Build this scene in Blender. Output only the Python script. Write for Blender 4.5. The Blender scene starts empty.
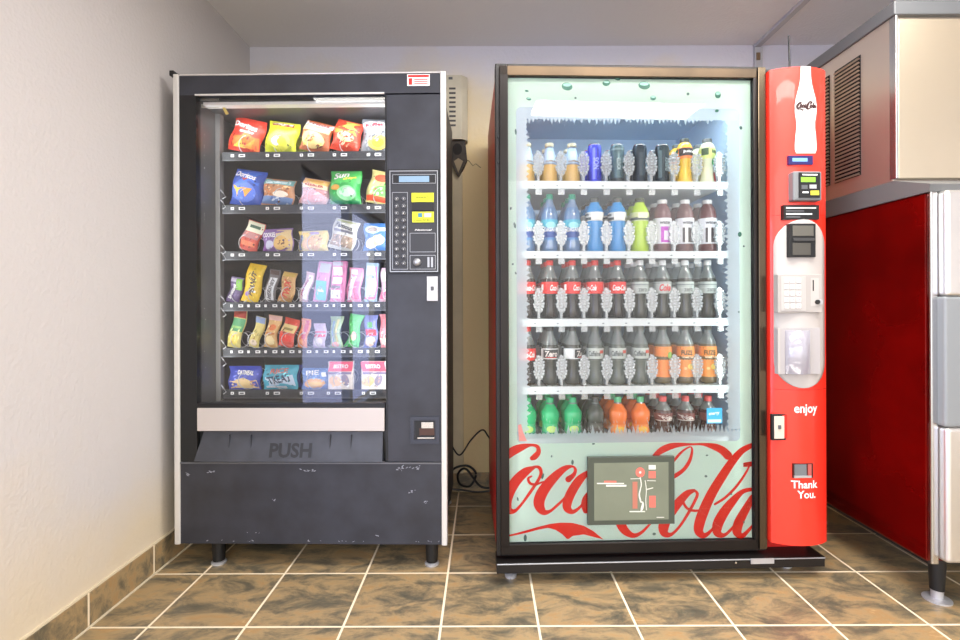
import bpy, bmesh, math, random
from mathutils import Vector, Matrix
random.seed(7)
R = math.radians
S = bpy.context.scene
C = bpy.data.collections.new('scene'); S.collection.children.link(C)

# ------------------------------------------------------------------ camera
FPX, CX, CY, ROLL = 493.0, 484.0, 304.0, R(0.2)
cam = bpy.data.cameras.new('camera'); camo = bpy.data.objects.new('camera', cam); C.objects.link(camo)
camo.location = (0, 0, 1); camo.rotation_euler = (R(90), ROLL, 0)
cam.sensor_width = 36; cam.lens = 36 * FPX / 960
cam.shift_x = -(CX - 480) / 960; cam.shift_y = -(320 - CY) / 960
cam.clip_start = 0.02
S.camera = camo
# ------------------------------------------------------------------ world, lights, exposure
S.view_settings.view_transform = 'Standard'; S.view_settings.look = 'None'
S.view_settings.gamma = 1; S.view_settings.use_curve_mapping = False
S.view_settings.exposure = 0.88
W = bpy.data.worlds.new('world'); S.world = W; W.use_nodes = True
def world_fill():                                            # added ambient fill through the open rear, shaped dim low down, bright above
    nt = W.node_tree; tc = nt.nodes.new('ShaderNodeTexCoord'); sp = nt.nodes.new('ShaderNodeSeparateXYZ')
    nt.links.new(tc.outputs['Generated'], sp.inputs[0]); mr = nt.nodes.new('ShaderNodeMapRange')
    mr.inputs[1].default_value = -0.02; mr.inputs[2].default_value = 0.30; mr.inputs[3].default_value = 1.25; mr.inputs[4].default_value = 2.7
    nt.links.new(sp.outputs['Z'], mr.inputs[0]); nt.links.new(mr.outputs[0], nt.nodes['Background'].inputs[1])
world_fill()
W.node_tree.nodes['Background'].inputs[0].default_value = (1.0, 0.985, 0.96, 1)
W.node_tree.nodes['Background'].inputs[1].default_value = 1.5

def area(name, loc, rot, sx, sy, power, col):
    l = bpy.data.lights.new(name, 'AREA'); l.use_shadow = True; l.shape = 'RECTANGLE'; l.size = sx; l.size_y = sy
    l.energy = power; l.color = col
    o = bpy.data.objects.new(name, l); C.objects.link(o); o.location = loc; o.rotation_euler = rot
    return o
area('ceiling_lamp_and_fill', (0.85, 1.20, 2.33), (0, 0, 0), 1.7, 0.5, 30, (1.0, 0.97, 0.93))  # added fill for walls and gap, kept out of the glass reflections
area('ceiling_lamp_and_fill', (1.02, 0.20, 2.345), (0, 0, 0), 1.15, 0.28, 14, (1.0, 0.97, 0.92))
area('ceiling_lamp_and_fill', (-0.75, 0.56, 2.345), (0, 0, 0), 0.8, 0.12, 2, (1.0, 0.97, 0.92))
area('door_daylight', (-1.42, -0.65, 0.98), (0, R(-90), 0), 1.9, 2.3, 30, (0.30, 0.42, 1.0))

# ------------------------------------------------------------------ materials
def lin(c):
    c = c / 255.0
    return c / 12.92 if c <= 0.04045 else ((c + 0.055) / 1.055) ** 2.4
def rgb(c): return (lin(c[0]), lin(c[1]), lin(c[2]), 1)
_m = {}
def newmat(name):
    m = bpy.data.materials.new(name); m.use_nodes = True
    nt = m.node_tree; return m, nt, nt.nodes['Principled BSDF']
def mat(col, rough=0.45, metal=0.0, spec=0.5, noise=0.0, nscale=30, bump=0.0, bscale=60, coat=0.0, emit=0.0, col2=None):
    key = (tuple(col), rough, metal, spec, noise, nscale, bump, bscale, coat, emit, col2)
    if key in _m: return _m[key]
    m, nt, b = newmat('surface_%d_%d_%d' % tuple(int(x) for x in col[:3]))
    b.inputs['Base Color'].default_value = rgb(col)
    b.inputs['Roughness'].default_value = rough; b.inputs['Metallic'].default_value = metal
    b.inputs['Specular IOR Level'].default_value = spec
    b.inputs['Coat Weight'].default_value = coat
    tc = nt.nodes.new('ShaderNodeTexCoord')
    if emit:
        b.inputs['Emission Color'].default_value = rgb(col); b.inputs['Emission Strength'].default_value = emit
    if noise or col2:
        n = nt.nodes.new('ShaderNodeTexNoise'); n.inputs['Scale'].default_value = nscale; n.inputs['Detail'].default_value = 5
        nt.links.new(tc.outputs['Object'], n.inputs['Vector'])
        mx = nt.nodes.new('ShaderNodeMix'); mx.data_type = 'RGBA'
        c2 = col2 if col2 else tuple(max(0, x * (1 - noise)) for x in col)
        mx.inputs[6].default_value = rgb(col); mx.inputs[7].default_value = rgb(c2)
        rp = nt.nodes.new('ShaderNodeMapRange'); rp.inputs[1].default_value = 0.35; rp.inputs[2].default_value = 0.7
        nt.links.new(n.outputs['Fac'], rp.inputs[0]); nt.links.new(rp.outputs[0], mx.inputs[0])
        nt.links.new(mx.outputs[2], b.inputs['Base Color'])
    if bump:
        n2 = nt.nodes.new('ShaderNodeTexNoise'); n2.inputs['Scale'].default_value = bscale; n2.inputs['Detail'].default_value = 3
        nt.links.new(tc.outputs['Object'], n2.inputs['Vector'])
        bp = nt.nodes.new('ShaderNodeBump'); bp.inputs['Strength'].default_value = bump; bp.inputs['Distance'].default_value = 0.004
        nt.links.new(n2.outputs['Fac'], bp.inputs['Height']); nt.links.new(bp.outputs[0], b.inputs['Normal'])
    _m[key] = m
    return m

def pane_mat(name, tint=(1, 1, 1), ior=1.5, rough=0.0):
    m = bpy.data.materials.new(name); m.use_nodes = True; nt = m.node_tree; nt.nodes.clear()
    out = nt.nodes.new('ShaderNodeOutputMaterial'); mx = nt.nodes.new('ShaderNodeMixShader')
    t = nt.nodes.new('ShaderNodeBsdfTransparent'); t.inputs[0].default_value = (*tint, 1)
    g = nt.nodes.new('ShaderNodeBsdfGlossy'); g.inputs['Roughness'].default_value = rough
    f = nt.nodes.new('ShaderNodeFresnel'); f.inputs[0].default_value = ior
    nt.links.new(f.outputs[0], mx.inputs[0]); nt.links.new(t.outputs[0], mx.inputs[1]); nt.links.new(g.outputs[0], mx.inputs[2])
    nt.links.new(mx.outputs[0], out.inputs[0]); return m
def sheer_mat(name, col, clear=0.5, transl=0.4, gloss=0.1, rough=0.15):
    """plastic or printed film: part clear, part diffuse, part translucent, some gloss"""
    m = bpy.data.materials.new(name); m.use_nodes = True; nt = m.node_tree; nt.nodes.clear()
    N = nt.nodes.new; L = nt.links.new
    out = N('ShaderNodeOutputMaterial'); d = N('ShaderNodeBsdfDiffuse'); d.inputs[0].default_value = rgb(col)
    tl = N('ShaderNodeBsdfTranslucent'); tl.inputs[0].default_value = rgb(col)
    m1 = N('ShaderNodeMixShader'); m1.inputs[0].default_value = transl; L(d.outputs[0], m1.inputs[1]); L(tl.outputs[0], m1.inputs[2])
    tr = N('ShaderNodeBsdfTransparent'); m2 = N('ShaderNodeMixShader'); m2.inputs[0].default_value = clear
    L(m1.outputs[0], m2.inputs[1]); L(tr.outputs[0], m2.inputs[2])
    g = N('ShaderNodeBsdfGlossy'); g.inputs['Roughness'].default_value = rough
    m3 = N('ShaderNodeMixShader'); m3.inputs[0].default_value = gloss; L(m2.outputs[0], m3.inputs[1]); L(g.outputs[0], m3.inputs[2])
    L(m3.outputs[0], out.inputs[0]); return m

# ------------------------------------------------------------------ mesh builder
_txt = {}
def text2d(s, bold=0.0, shear=0.0):
    k = (s, bold, shear)
    if k in _txt: return _txt[k]
    cu = bpy.data.curves.new('t', 'FONT'); cu.body = s; cu.size = 1; cu.offset = bold; cu.shear = shear
    cu.align_x = 'CENTER'; cu.align_y = 'CENTER'; cu.resolution_u = 3; cu.fill_mode = 'FRONT'
    o = bpy.data.objects.new('t', cu); S.collection.objects.link(o)
    dg = bpy.context.evaluated_depsgraph_get(); me = o.evaluated_get(dg).to_mesh()
    vs = [(v.co.x, v.co.y) for v in me.vertices]; fs = [tuple(p.vertices) for p in me.polygons]
    o.evaluated_get(dg).to_mesh_clear(); bpy.data.objects.remove(o); bpy.data.curves.remove(cu)
    if vs:
        x0 = min(v[0] for v in vs); x1 = max(v[0] for v in vs); y0 = min(v[1] for v in vs); y1 = max(v[1] for v in vs)
        vs = [((v[0] - (x0 + x1) / 2), (v[1] - (y0 + y1) / 2)) for v in vs]
        wh = (x1 - x0, y1 - y0)
    else: wh = (1, 1)
    _txt[k] = (vs, fs, wh); return _txt[k]

class MB:
    def __init__(s): s.v = []; s.f = []; s.mi = []; s.mats = []; s.sm = []
    def m(s, material):
        if material not in s.mats: s.mats.append(material)
        return s.mats.index(material)
    def add(s, vs, fs, material, smooth=False):
        k = len(s.v); i = s.m(material); s.v += [tuple(v) for v in vs]
        for f in fs: s.f.append([k + a for a in f]); s.mi.append(i); s.sm.append(smooth)
    def box(s, x0, x1, y0, y1, z0, z1, m):
        s.add([(x0,y0,z0),(x1,y0,z0),(x1,y1,z0),(x0,y1,z0),(x0,y0,z1),(x1,y0,z1),(x1,y1,z1),(x0,y1,z1)],
              [(0,3,2,1),(4,5,6,7),(0,1,5,4),(1,2,6,5),(2,3,7,6),(3,0,4,7)], m)
    def lathe(s, prof, m, n=20, c=(0,0,0), axis='z', smooth=True, mfun=None):
        def P(r, h, a):
            x, y = r*math.cos(a), r*math.sin(a)
            return {'z': (c[0]+x, c[1]+y, c[2]+h), 'y': (c[0]+x, c[1]+h, c[2]+y), 'x': (c[0]+h, c[1]+x, c[2]+y)}[axis]
        vs = []; 
        for r, h in prof: vs += [P(r, h, 2*math.pi*k/n) for k in range(n)]
        for j in range(len(prof)-1):
            fs = [(j*n+k, j*n+(k+1)%n, (j+1)*n+(k+1)%n, (j+1)*n+k) for k in range(n)]
            mm = mfun(j) if mfun else m
            i = s.m(mm)
            if j == 0: base = len(s.v); s.v += vs
            for f in fs: s.f.append([base+a for a in f]); s.mi.append(i); s.sm.append(smooth)
        for j, rev in ((0, True), (len(prof)-1, False)):
            if prof[j][0] > 1e-5:
                f = [base+j*n+k for k in range(n)]
                if rev: f.reverse()
                s.f.append(f); s.mi.append(s.m(mfun(min(j, len(prof)-2)) if mfun else m)); s.sm.append(False)
    def cyl(s, c, r, h, m, axis='z', n=20, r2=None):
        s.lathe([(r, 0), (r if r2 is None else r2, h)], m, n, c, axis)
    def tube(s, pts, r, m, n=8):
        pts = [Vector(p) for p in pts]; rings = []
        up = Vector((0, 0, 1))
        for i, p in enumerate(pts):
            t = (pts[min(i+1, len(pts)-1)] - pts[max(i-1, 0)]).normalized()
            a = t.cross(up)
            if a.length < 1e-3: a = t.cross(Vector((1, 0, 0)))
            a.normalize(); b = t.cross(a).normalized()
            rings.append([p + a*(r*math.cos(2*math.pi*k/n)) + b*(r*math.sin(2*math.pi*k/n)) for k in range(n)])
        vs = [v for rg in rings for v in rg]
        fs = [(j*n+k, (j+1)*n+k, (j+1)*n+(k+1)%n, j*n+(k+1)%n) for j in range(len(rings)-1) for k in range(n)]
        fs += [tuple(range(n)), tuple(reversed(range((len(rings)-1)*n, len(rings)*n)))]
        s.add(vs, fs, m, True)
    def prism(s, poly, y0, y1, m, smooth=False):           # polygon in x,z drawn out along y
        n = len(poly)
        vs = [(x, y0, z) for x, z in poly] + [(x, y1, z) for x, z in poly]
        s.add(vs, [tuple(range(n)), tuple(reversed(range(n, 2*n)))], m)
        s.add(vs, [(k, n+k, n+(k+1)%n, (k+1)%n) for k in range(n)], m, smooth)
    def prismz(s, poly, z0, z1, m, smooth=False):          # polygon in x,y drawn out along z
        n = len(poly)
        vs = [(x, y, z0) for x, y in poly] + [(x, y, z1) for x, y in poly]
        s.add(vs, [tuple(reversed(range(n))), tuple(range(n, 2*n))], m)
        s.add(vs, [(k, (k+1)%n, n+(k+1)%n, n+k) for k in range(n)], m, smooth)
    def prismx(s, poly, x0, x1, m, smooth=False):          # polygon in y,z drawn out along x
        n = len(poly)
        vs = [(x0, y, z) for y, z in poly] + [(x1, y, z) for y, z in poly]
        s.add(vs, [tuple(range(n)), tuple(reversed(range(n, 2*n)))], m)
        s.add(vs, [(k, n+k, n+(k+1)%n, (k+1)%n) for k in range(n)], m, smooth)
    # ---- prints, drawn through a surface map F(u, v, off) -> (x, y, z)
    def p_rect(s, F, u0, v0, u1, v1, m, off=0.001, nu=6, nv=4, smooth=True):
        vs = [F(u0+(u1-u0)*i/nu, v0+(v1-v0)*j/nv, off) for j in range(nv+1) for i in range(nu+1)]
        s.add(vs, [(j*(nu+1)+i, j*(nu+1)+i+1, (j+1)*(nu+1)+i+1, (j+1)*(nu+1)+i) for j in range(nv) for i in range(nu)], m, smooth)
    def p_poly(s, F, pts, m, off=0.001, rings=3):
        cu = sum(p[0] for p in pts)/len(pts); cv = sum(p[1] for p in pts)/len(pts); n = len(pts)
        vs = [F(cu, cv, off)]
        for r in range(1, rings+1): vs += [F(cu+(u-cu)*r/rings, cv+(v-cv)*r/rings, off) for u, v in pts]
        fs = [(0, 1+k, 1+(k+1)%n) for k in range(n)]
        for r in range(rings-1): fs += [(1+r*n+k, 1+(r+1)*n+k, 1+(r+1)*n+(k+1)%n, 1+r*n+(k+1)%n) for k in range(n)]
        s.add(vs, fs, m, True)
    def p_ell(s, F, cu, cv, ru, rv, m, off=0.001, rot=0.0, n=20, rings=3):
        c, q = math.cos(R(rot)), math.sin(R(rot))
        s.p_poly(F, [(cu+ru*math.cos(t)*c-rv*math.sin(t)*q, cv+ru*math.cos(t)*q+rv*math.sin(t)*c) for t in [2*math.pi*k/n for k in range(n)]], m, off, rings)
    def p_text(s, F, txt, cu, cv, wid, hei, m, off=0.002, rot=0.0, bold=0.02, shear=0.0):
        vs, fs, (w, h) = text2d(txt, bold, shear)
        c, q = math.cos(R(rot)), math.sin(R(rot)); o = []
        for x, y in vs:
            a, b = x/w*wid, y/h*hei; o.append(F(cu+a*c-b*q, cv+a*q+b*c, off))
        s.add(o, fs, m)
    def p_stroke(s, F, pts, m, off=0.001, sub=6, closed=False):
        """ribbon lettering stroke: pts = (u, v, width); a spline runs through them"""
        P = [Vector(p) for p in pts]; out = []
        for i in range(len(P)-1):
            p0 = P[max(i-1, 0)]; p1 = P[i]; p2 = P[i+1]; p3 = P[min(i+2, len(P)-1)]
            for k in range(sub):
                t = k/sub
                out.append(0.5*((2*p1)+(p2-p0)*t+(2*p0-5*p1+4*p2-p3)*t*t+(3*p1-p0-3*p2+p3)*t**3))
        out.append(P[-1]); vs = []
        for i, p in enumerate(out):
            d = out[min(i+1, len(out)-1)] - out[max(i-1, 0)]; l = math.hypot(d.x, d.y) or 1
            nx, ny = -d.y/l, d.x/l; w = max(p.z, 0.01)/2
            vs += [F(p.x+nx*w, p.y+ny*w, off), F(p.x-nx*w, p.y-ny*w, off)]
        s.add(vs, [(2*i, 2*i+1, 2*i+3, 2*i+2) for i in range(len(out)-1)], m)
        for e in (out[0], out[-1]):
            if e.z > 0.6: s.p_poly(F, [(e.x+e.z/2*math.cos(2*math.pi*k/12), e.y+e.z/2*math.sin(2*math.pi*k/12)) for k in range(12)], m, off, 1)
    def build(s, name, parent=None, bevel=0, seg=2, angle=35):
        me = bpy.data.meshes.new(name); me.from_pydata(s.v, [], s.f)
        for mm in s.mats: me.materials.append(mm)
        me.polygons.foreach_set('material_index', s.mi); me.polygons.foreach_set('use_smooth', s.sm)
        me.update()
        if any(s.sm): me.set_sharp_from_angle(angle=R(50))
        o = bpy.data.objects.new(name, me); C.objects.link(o)
        if parent: o.parent = parent
        if bevel:
            b = o.modifiers.new('bevel', 'BEVEL'); b.width = bevel; b.segments = seg; b.limit_method = 'ANGLE'; b.angle_limit = R(angle)
            b.harden_normals = False
        return o

def tag(o, label=None, cat=None, group=None, kind=None):
    if label: o['label'] = label
    if cat: o['category'] = cat
    if group: o['group'] = group
    if kind: o['kind'] = kind
    return o
def thing(name, label, cat, loc=(0,0,0), rz=0.0, group=None):
    o = bpy.data.objects.new(name, None); C.objects.link(o); o.location = loc; o.rotation_euler = (0, 0, rz)
    o.empty_display_size = 0.05
    return tag(o, label, cat, group)
def copy_tree(o, parent=None):
    c = o.copy(); C.objects.link(c)
    if parent: c.parent = parent
    for ch in list(o.children): copy_tree(ch, c)
    return c
def flat(y):                                                # map for prints on a plane of constant y
    return lambda u, v, off: (u, y - off, v)

class Frame:
    """a machine's own frame; turns measurements of the photo into its own coordinates"""
    def __init__(s, x, y, rz): s.x, s.y, s.rz = x, y, rz
    def loc(s, px, py, ly=0.0):
        a, b = px-CX, py-CY
        dx = (a*math.cos(ROLL)-b*math.sin(ROLL))/FPX; dz = -(a*math.sin(ROLL)+b*math.cos(ROLL))/FPX
        c, q = math.cos(s.rz), math.sin(s.rz)
        # local y of world point (t*dx, t): -(X-x)*q + (Y-y)*c = ly
        t = (ly + (-s.x*q + s.y*c)) / (-dx*q + c)
        X, Y = t*dx-s.x, t-s.y
        return (X*c+Y*q, 1+t*dz)
    def world(s, lx, ly, z):
        c, q = math.cos(s.rz), math.sin(s.rz)
        return (s.x+lx*c-ly*q, s.y+lx*q+ly*c, z)

# ================================================================== SETTING
T = 0.3033; GX = -0.1376; GY = 1.833; XL = -1.24; YB = 2.62; ZC = 2.37; XR = 3.1; YF = -2.6
def wall_material(name, base, stain, zt):
    """orange-peel painted wall with yellowed, scuffed paint low down"""
    m, nt, b = newmat(name); N = nt.nodes.new; L = nt.links.new
    g = N('ShaderNodeNewGeometry'); sp = N('ShaderNodeSeparateXYZ'); L(g.outputs['Position'], sp.inputs[0])
    n = N('ShaderNodeTexNoise'); n.inputs['Scale'].default_value = 2.2; n.inputs['Detail'].default_value = 6; L(g.outputs['Position'], n.inputs['Vector'])
    ad = N('ShaderNodeMath'); ad.operation = 'MULTIPLY_ADD'; L(n.outputs['Fac'], ad.inputs[0]); ad.inputs[1].default_value = -0.9; L(sp.outputs['Z'], ad.inputs[2])
    mr = N('ShaderNodeMapRange'); mr.inputs[1].default_value = zt-0.45; mr.inputs[2].default_value = zt; mr.inputs[3].default_value = 1; mr.inputs[4].default_value = 0
    L(ad.outputs[0], mr.inputs[0])
    mx = N('ShaderNodeMix'); mx.data_type = 'RGBA'; L(mr.outputs[0], mx.inputs[0]); mx.inputs[6].default_value = rgb(base); mx.inputs[7].default_value = rgb(stain)
    L(mx.outputs[2], b.inputs['Base Color']); b.inputs['Roughness'].default_value = 0.6; b.inputs['Specular IOR Level'].default_value = 0.3
    n2 = N('ShaderNodeTexNoise'); n2.inputs['Scale'].default_value = 75; n2.inputs['Detail'].default_value = 2; L(g.outputs['Position'], n2.inputs['Vector'])
    bp = N('ShaderNodeBump'); bp.inputs['Strength'].default_value = 0.35; bp.inputs['Distance'].default_value = 0.006; L(n2.outputs['Fac'], bp.inputs['Height'])
    L(bp.outputs[0], b.inputs['Normal']); return m
M_wl = wall_material('wall_left_paint', (204, 200, 199), (214, 200, 176), 0.1)
M_wb = wall_material('wall_back_paint', (216, 214, 222), (226, 206, 158), 1.85)
M_ceil = wall_material('ceiling_paint', (232, 230, 230), (232, 230, 230), 0.0)

def tile_material(name, vertical=False):
    m, nt, b = newmat(name); N = nt.nodes.new; L = nt.links.new
    g = N('ShaderNodeNewGeometry'); sp = N('ShaderNodeSeparateXYZ'); L(g.outputs['Position'], sp.inputs[0])
    def M(op, a, bb=None, c=None):
        x = N('ShaderNodeMath'); x.operation = op
        for i, q in enumerate((a, bb, c)):
            if q is None: continue
            if isinstance(q, (int, float)): x.inputs[i].default_value = q
            else: L(q, x.inputs[i])
        return x.outputs[0]
    fx = M('DIVIDE', M('SUBTRACT', sp.outputs['X'], GX), T); fy = M('DIVIDE', M('SUBTRACT', sp.outputs['Y'], GY), T)
    dx = M('ABSOLUTE', M('SUBTRACT', M('FRACT', M('ADD', fx, 0.5)), 0.5)); dy = M('ABSOLUTE', M('SUBTRACT', M('FRACT', M('ADD', fy, 0.5)), 0.5))
    d = dy if vertical else M('MINIMUM', dx, dy)
    gr = M('LESS_THAN', d, 0.0125)
    ix = M('FLOOR', fx); iy = M('FLOOR', fy)
    cb = N('ShaderNodeCombineXYZ'); L(ix, cb.inputs[0]); L(iy, cb.inputs[1])
    wn = N('ShaderNodeTexWhiteNoise'); L(cb.outputs[0], wn.inputs[0])
    off = N('ShaderNodeVectorMath'); off.operation = 'MULTIPLY_ADD'; L(wn.outputs['Color'], off.inputs[0]); off.inputs[1].default_value = (7, 7, 7); L(g.outputs['Position'], off.inputs[2])
    sc = N('ShaderNodeVectorMath'); sc.operation = 'MULTIPLY'; L(off.outputs[0], sc.inputs[0]); sc.inputs[1].default_value = (0.8, 1.6, 1.2)
    n = N('ShaderNodeTexNoise'); n.inputs['Scale'].default_value = 7.5; n.inputs['Detail'].default_value = 10; n.inputs['Roughness'].default_value = 0.7; n.inputs['Distortion'].default_value = .5
    L(sc.outputs[0], n.inputs['Vector'])
    cr = N('ShaderNodeValToRGB'); L(n.outputs['Fac'], cr.inputs[0]); e = cr.color_ramp.elements
    e[0].position = 0.30; e[0].color = rgb((82, 78, 66)); e[1].position = 0.74; e[1].color = rgb((200, 176, 134))
    for p, c in ((0.41, (104, 96, 78)), (0.49, (140, 122, 92)), (0.56, (164, 140, 102)), (0.63, (166, 132, 88))):
        k = e.new(p); k.color = rgb(c)
    mx = N('ShaderNodeMix'); mx.data_type = 'RGBA'; L(gr, mx.inputs[0]); L(cr.outputs[0], mx.inputs[6]); mx.inputs[7].default_value = rgb((236, 220, 190))
    L(mx.outputs[2], b.inputs['Base Color'])
    rr = M('MULTIPLY_ADD', gr, 0.4, 0.3); L(rr, b.inputs['Roughness'])
    h = M('SUBTRACT', n.outputs['Fac'], gr); bp = N('ShaderNodeBump'); bp.inputs['Strength'].default_value = 0.25; bp.inputs['Distance'].default_value = 0.003
    L(h, bp.inputs['Height']); L(bp.outputs[0], b.inputs['Normal']); return m
M_floor = tile_material('slate_look_floor_tile'); M_base = tile_material('slate_look_base_tile', True)
def struct(name, mb, **k): return tag(mb.build(name, **k), kind='structure')
b = MB(); b.box(XL-2.6, XR+.1, YF, YB+.1, -.1, 0, M_floor); struct('floor', b)
b = MB(); b.box(XL-.12, XR+.1, -1.9, YB+.1, ZC, ZC+.1, M_ceil); struct('ceiling', b)
b = MB(); b.box(XL-.12, XR+.1, YB, YB+.1, 0, ZC, M_wb); struct('wall_back', b)
b = MB(); b.box(XR, XR+.1, YF, YB, 0, ZC, M_wl); struct('wall_right', b)
DY0, DY1, DZ = -1.80, 0.53, 1.93                           # the glazed door in the left wall, behind the camera's view
b = MB(); b.box(XL-.12, XL, DY1, YB, 0, ZC, M_wl); b.box(XL-.12, XL, YF, DY0, 0, ZC, M_wl); b.box(XL-.12, XL, DY0, DY1, DZ, ZC, M_wl); struct('wall_left', b)
M_alu = mat((150, 152, 156), 0.35, 0.8)
b = MB()
for y0, y1 in ((DY0, DY0+.06), (DY1-.06, DY1), (-.68, -.58)): b.box(XL-.10, XL-.03, y0, y1, 0, DZ, M_alu)
b.box(XL-.10, XL-.03, DY0, DY1, DZ-.06, DZ, M_alu); b.box(XL-.10, XL-.03, DY0, DY1, 0, .05, M_alu)
d1 = struct('door_1', b)

M_grout = mat((214, 200, 172), 0.8)
b = MB(); b.box(XL, XL+.010, DY1, YB, 0.003, .106, M_base); struct('baseboard_left', b, bevel=.002)
b = MB(); b.box(XL+.010, XR, YB-.010, YB, 0.003, .106, M_base); struct('baseboard_back', b, bevel=.002)
b = MB(); b.box(XL+.0101, XL+.016, DY1, YB-.0101, 0, .004, M_grout); b.box(XL, XL+.009, DY1, YB-.0101, .1062, .112, M_grout); struct('trim_1', b)
# ceiling raceway that runs along the ceiling and drops down the back wall
M_race = mat((188, 187, 190), 0.5)
b = MB(); b.box(1.435, 1.465, -1.5, YB, ZC-.018, ZC, M_race); b.box(1.435, 1.475, YB-.02, YB, 1.2, ZC-.018, M_race)
b.box(1.44, 1.46, YB-.026, YB-.02, ZC-.09, ZC-.05, mat((120, 96, 70), 0.6)); struct('trim_2', b, bevel=.002)
# ceiling luminaires (over the viewer), and one added nearer the machines as fill
def ceiling_light(x, y, sx, sy, label):
    t = thing('ceiling_light', label, 'ceiling light', (x, y, ZC-.001))
    b = MB(); M = mat((235, 235, 235), .4)
    for q in ((-sx/2-.02, -sx/2, -sy/2-.02, sy/2+.02), (sx/2, sx/2+.02, -sy/2-.02, sy/2+.02), (-sx/2, sx/2, -sy/2-.02, -sy/2), (-sx/2, sx/2, sy/2, sy/2+.02)):
        b.box(q[0], q[1], q[2], q[3], -.03, -.0005, M)
    b.box(-sx/2, sx/2, -sy/2, sy/2, -.006, -.0005, M); b.build('housing', t)
ceiling_light(1.02, 0.20, 1.15, .28, 'long ceiling lamp over the glass-front drinks machine')
ceiling_light(0.85, 1.20, 1.7, .5, 'added wide fill lamp on the ceiling in front of the two machines')
ceiling_light(-0.75, 0.56, .8, .12, 'shorter ceiling lamp over the black snack machine')

# ================================================================== SNACK MACHINE
M_blk = mat((50, 52, 61), .42, 0, .5, noise=.25, nscale=9, bump=.05, bscale=300)
M_dblk = mat((17, 18, 20), .45); M_chrome = mat((205, 205, 205), .22, .95); M_silver = mat((190, 190, 192), .35, .5)
M_trim = mat((214, 212, 208), .3, .3); M_white = mat((236, 236, 234), .45); M_greyk = mat((88, 90, 94), .4)
M_red = mat((226, 36, 28), .35); M_yel = mat((222, 226, 40), .4)
SF = Frame(0, 0, R(-0.9)); SF.rz = R(-0.9)
SX0, SY0 = (174.5-CX)*1.876/FPX, 1.876
SF = Frame(SX0, SY0, R(-0.9))
L_ = SF.loc
snack = thing('vending_machine', 'black snack vending machine with keypad, full of chip bags and candy', 'vending machine', (SX0, SY0, 0), R(-0.9))
def X(px, py=300, ly=0): return L_(px, py, ly)[0]
def Z(py, px=310, ly=0): return L_(px, py, ly)[1]
SW = X(446.5); ST = Z(73); SB = Z(544); SD = .62
zg1, zg0 = Z(94), Z(403.5); xg0, xg1 = X(196.5), X(384.5)
# cabinet shell
M_cab = mat((52, 54, 58), .5); M_in = mat((74, 75, 76), .35, .2, noise=.12, nscale=4)
b = MB(); ci = .012
for q in ((ci, ci+.03, .03, SD, SB+.004, ST-.012), (SW-.055, SW-.025, .03, SD, SB+.004, ST-.012), (ci+.03, SW-.055, .03, SD, ST-.045, ST-.012),
          (ci+.03, SW-.055, .03, SD, SB+.004, SB+.05), (ci+.03, SW-.055, SD-.03, SD, SB+.05, ST-.045)): b.box(*q, M_cab)
b.build('cabinet', snack, bevel=.003)
# interior liner
b = MB(); li = .585; xi0, xi1 = xg0-.012, xg1+.03; zi0, zi1 = zg0-.02, zg1-.012
b.box(xi0-.01, xi0, .045, li, zi0, zi1, M_in); b.box(xi1, xi1+.01, .045, li, zi0, zi1, M_in); b.box(xi0, xi1, li, li+.01, zi0, zi1, M_in)
b.box(xi0, xi1, .045, li, zi0-.01, zi0, M_in); b.box(xi0, xi1, .045, li, zi1, zi1+.01, M_in)
b.build('liner', snack)
# door frame with chrome edges
b = MB(); y1 = .03
b.box(X(180), xg0, 0, y1, Z(462), zg1, M_dblk)                                   # left black column
b.box(X(180), X(441), 0, y1, zg1, ST-.006, M_blk)                               # header
b.box(xg1+.004, X(441), 0, y1, Z(461.5), zg1-.006, M_blk)                          # keypad side
b.box(X(180), X(441), 0.0, y1+.02, SB, Z(463), M_blk)                               # kick panel
b.box(xg0, xg1, .002, y1, Z(408), zg0, M_dblk)                                     # bar under the window
b.box(xg0, xg1+.004, .02, y1+.01, Z(463), Z(431), M_dblk)                              # hopper void
# scuffs on the kick panel
F0 = flat(0); Msc = mat((150, 154, 164), .6)
for cx, cy, n, sp in ((187, 474, 8, 4), (212, 472, 6, 5), (307, 470, 12, 7), (398, 469, 10, 8), (412, 467, 14, 9), (411, 492, 9, 4), (424, 501, 4, 3), (275, 500, 3, 6), (374, 535, 3, 5), (252, 533, 3, 9), (340, 541, 8, 60), (420, 541, 6, 14), (230, 541, 6, 40)):
    for k in range(n):
        a, q = cx+random.gauss(0, sp*.5), cy+random.gauss(0, 1.3 if cy < 530 else .3)
        b.p_ell(F0, X(min(max(a, 182), 438)), Z(min(q, 542.5)), random.uniform(.001, .006), random.uniform(.0007, .002), Msc, .0006, random.uniform(-40, 40), 7, 1)
b.build('door', snack)
b = MB()
b.box(0, X(180), -.006, y1, SB-.002, ST, M_trim); b.box(X(441), SW, -.006, y1, SB-.002, ST, M_trim); b.box(X(180), X(441), -.004, y1, ST-.006, ST, M_trim)
b.build('edge_trim', snack, bevel=.003)
b = MB(); b.box(X(196), xg1+.002, -.004, .001, zg1-.003, zg1+.003, M_trim); b.box(X(199), X(384), -.002, .001, Z(461.6)-.001, Z(461.6)+.002, M_greyk)
b.box(X(180), X(441), -.004, .001, Z(463)-.002, Z(463)+.003, mat((110, 112, 118), .35, .5)); b.box(X(386), X(387.5), -.002, .001, Z(461), zg1-.006, M_dblk)
b.build('rail', snack)
b = MB(); b.box(X(197), X(384), -.003, .012, Z(431), Z(408), mat((198, 190, 186), .45, .2)); b.build('beige_strip', snack, bevel=.002)['label'] = 'pale beige metal strip below the window'
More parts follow.
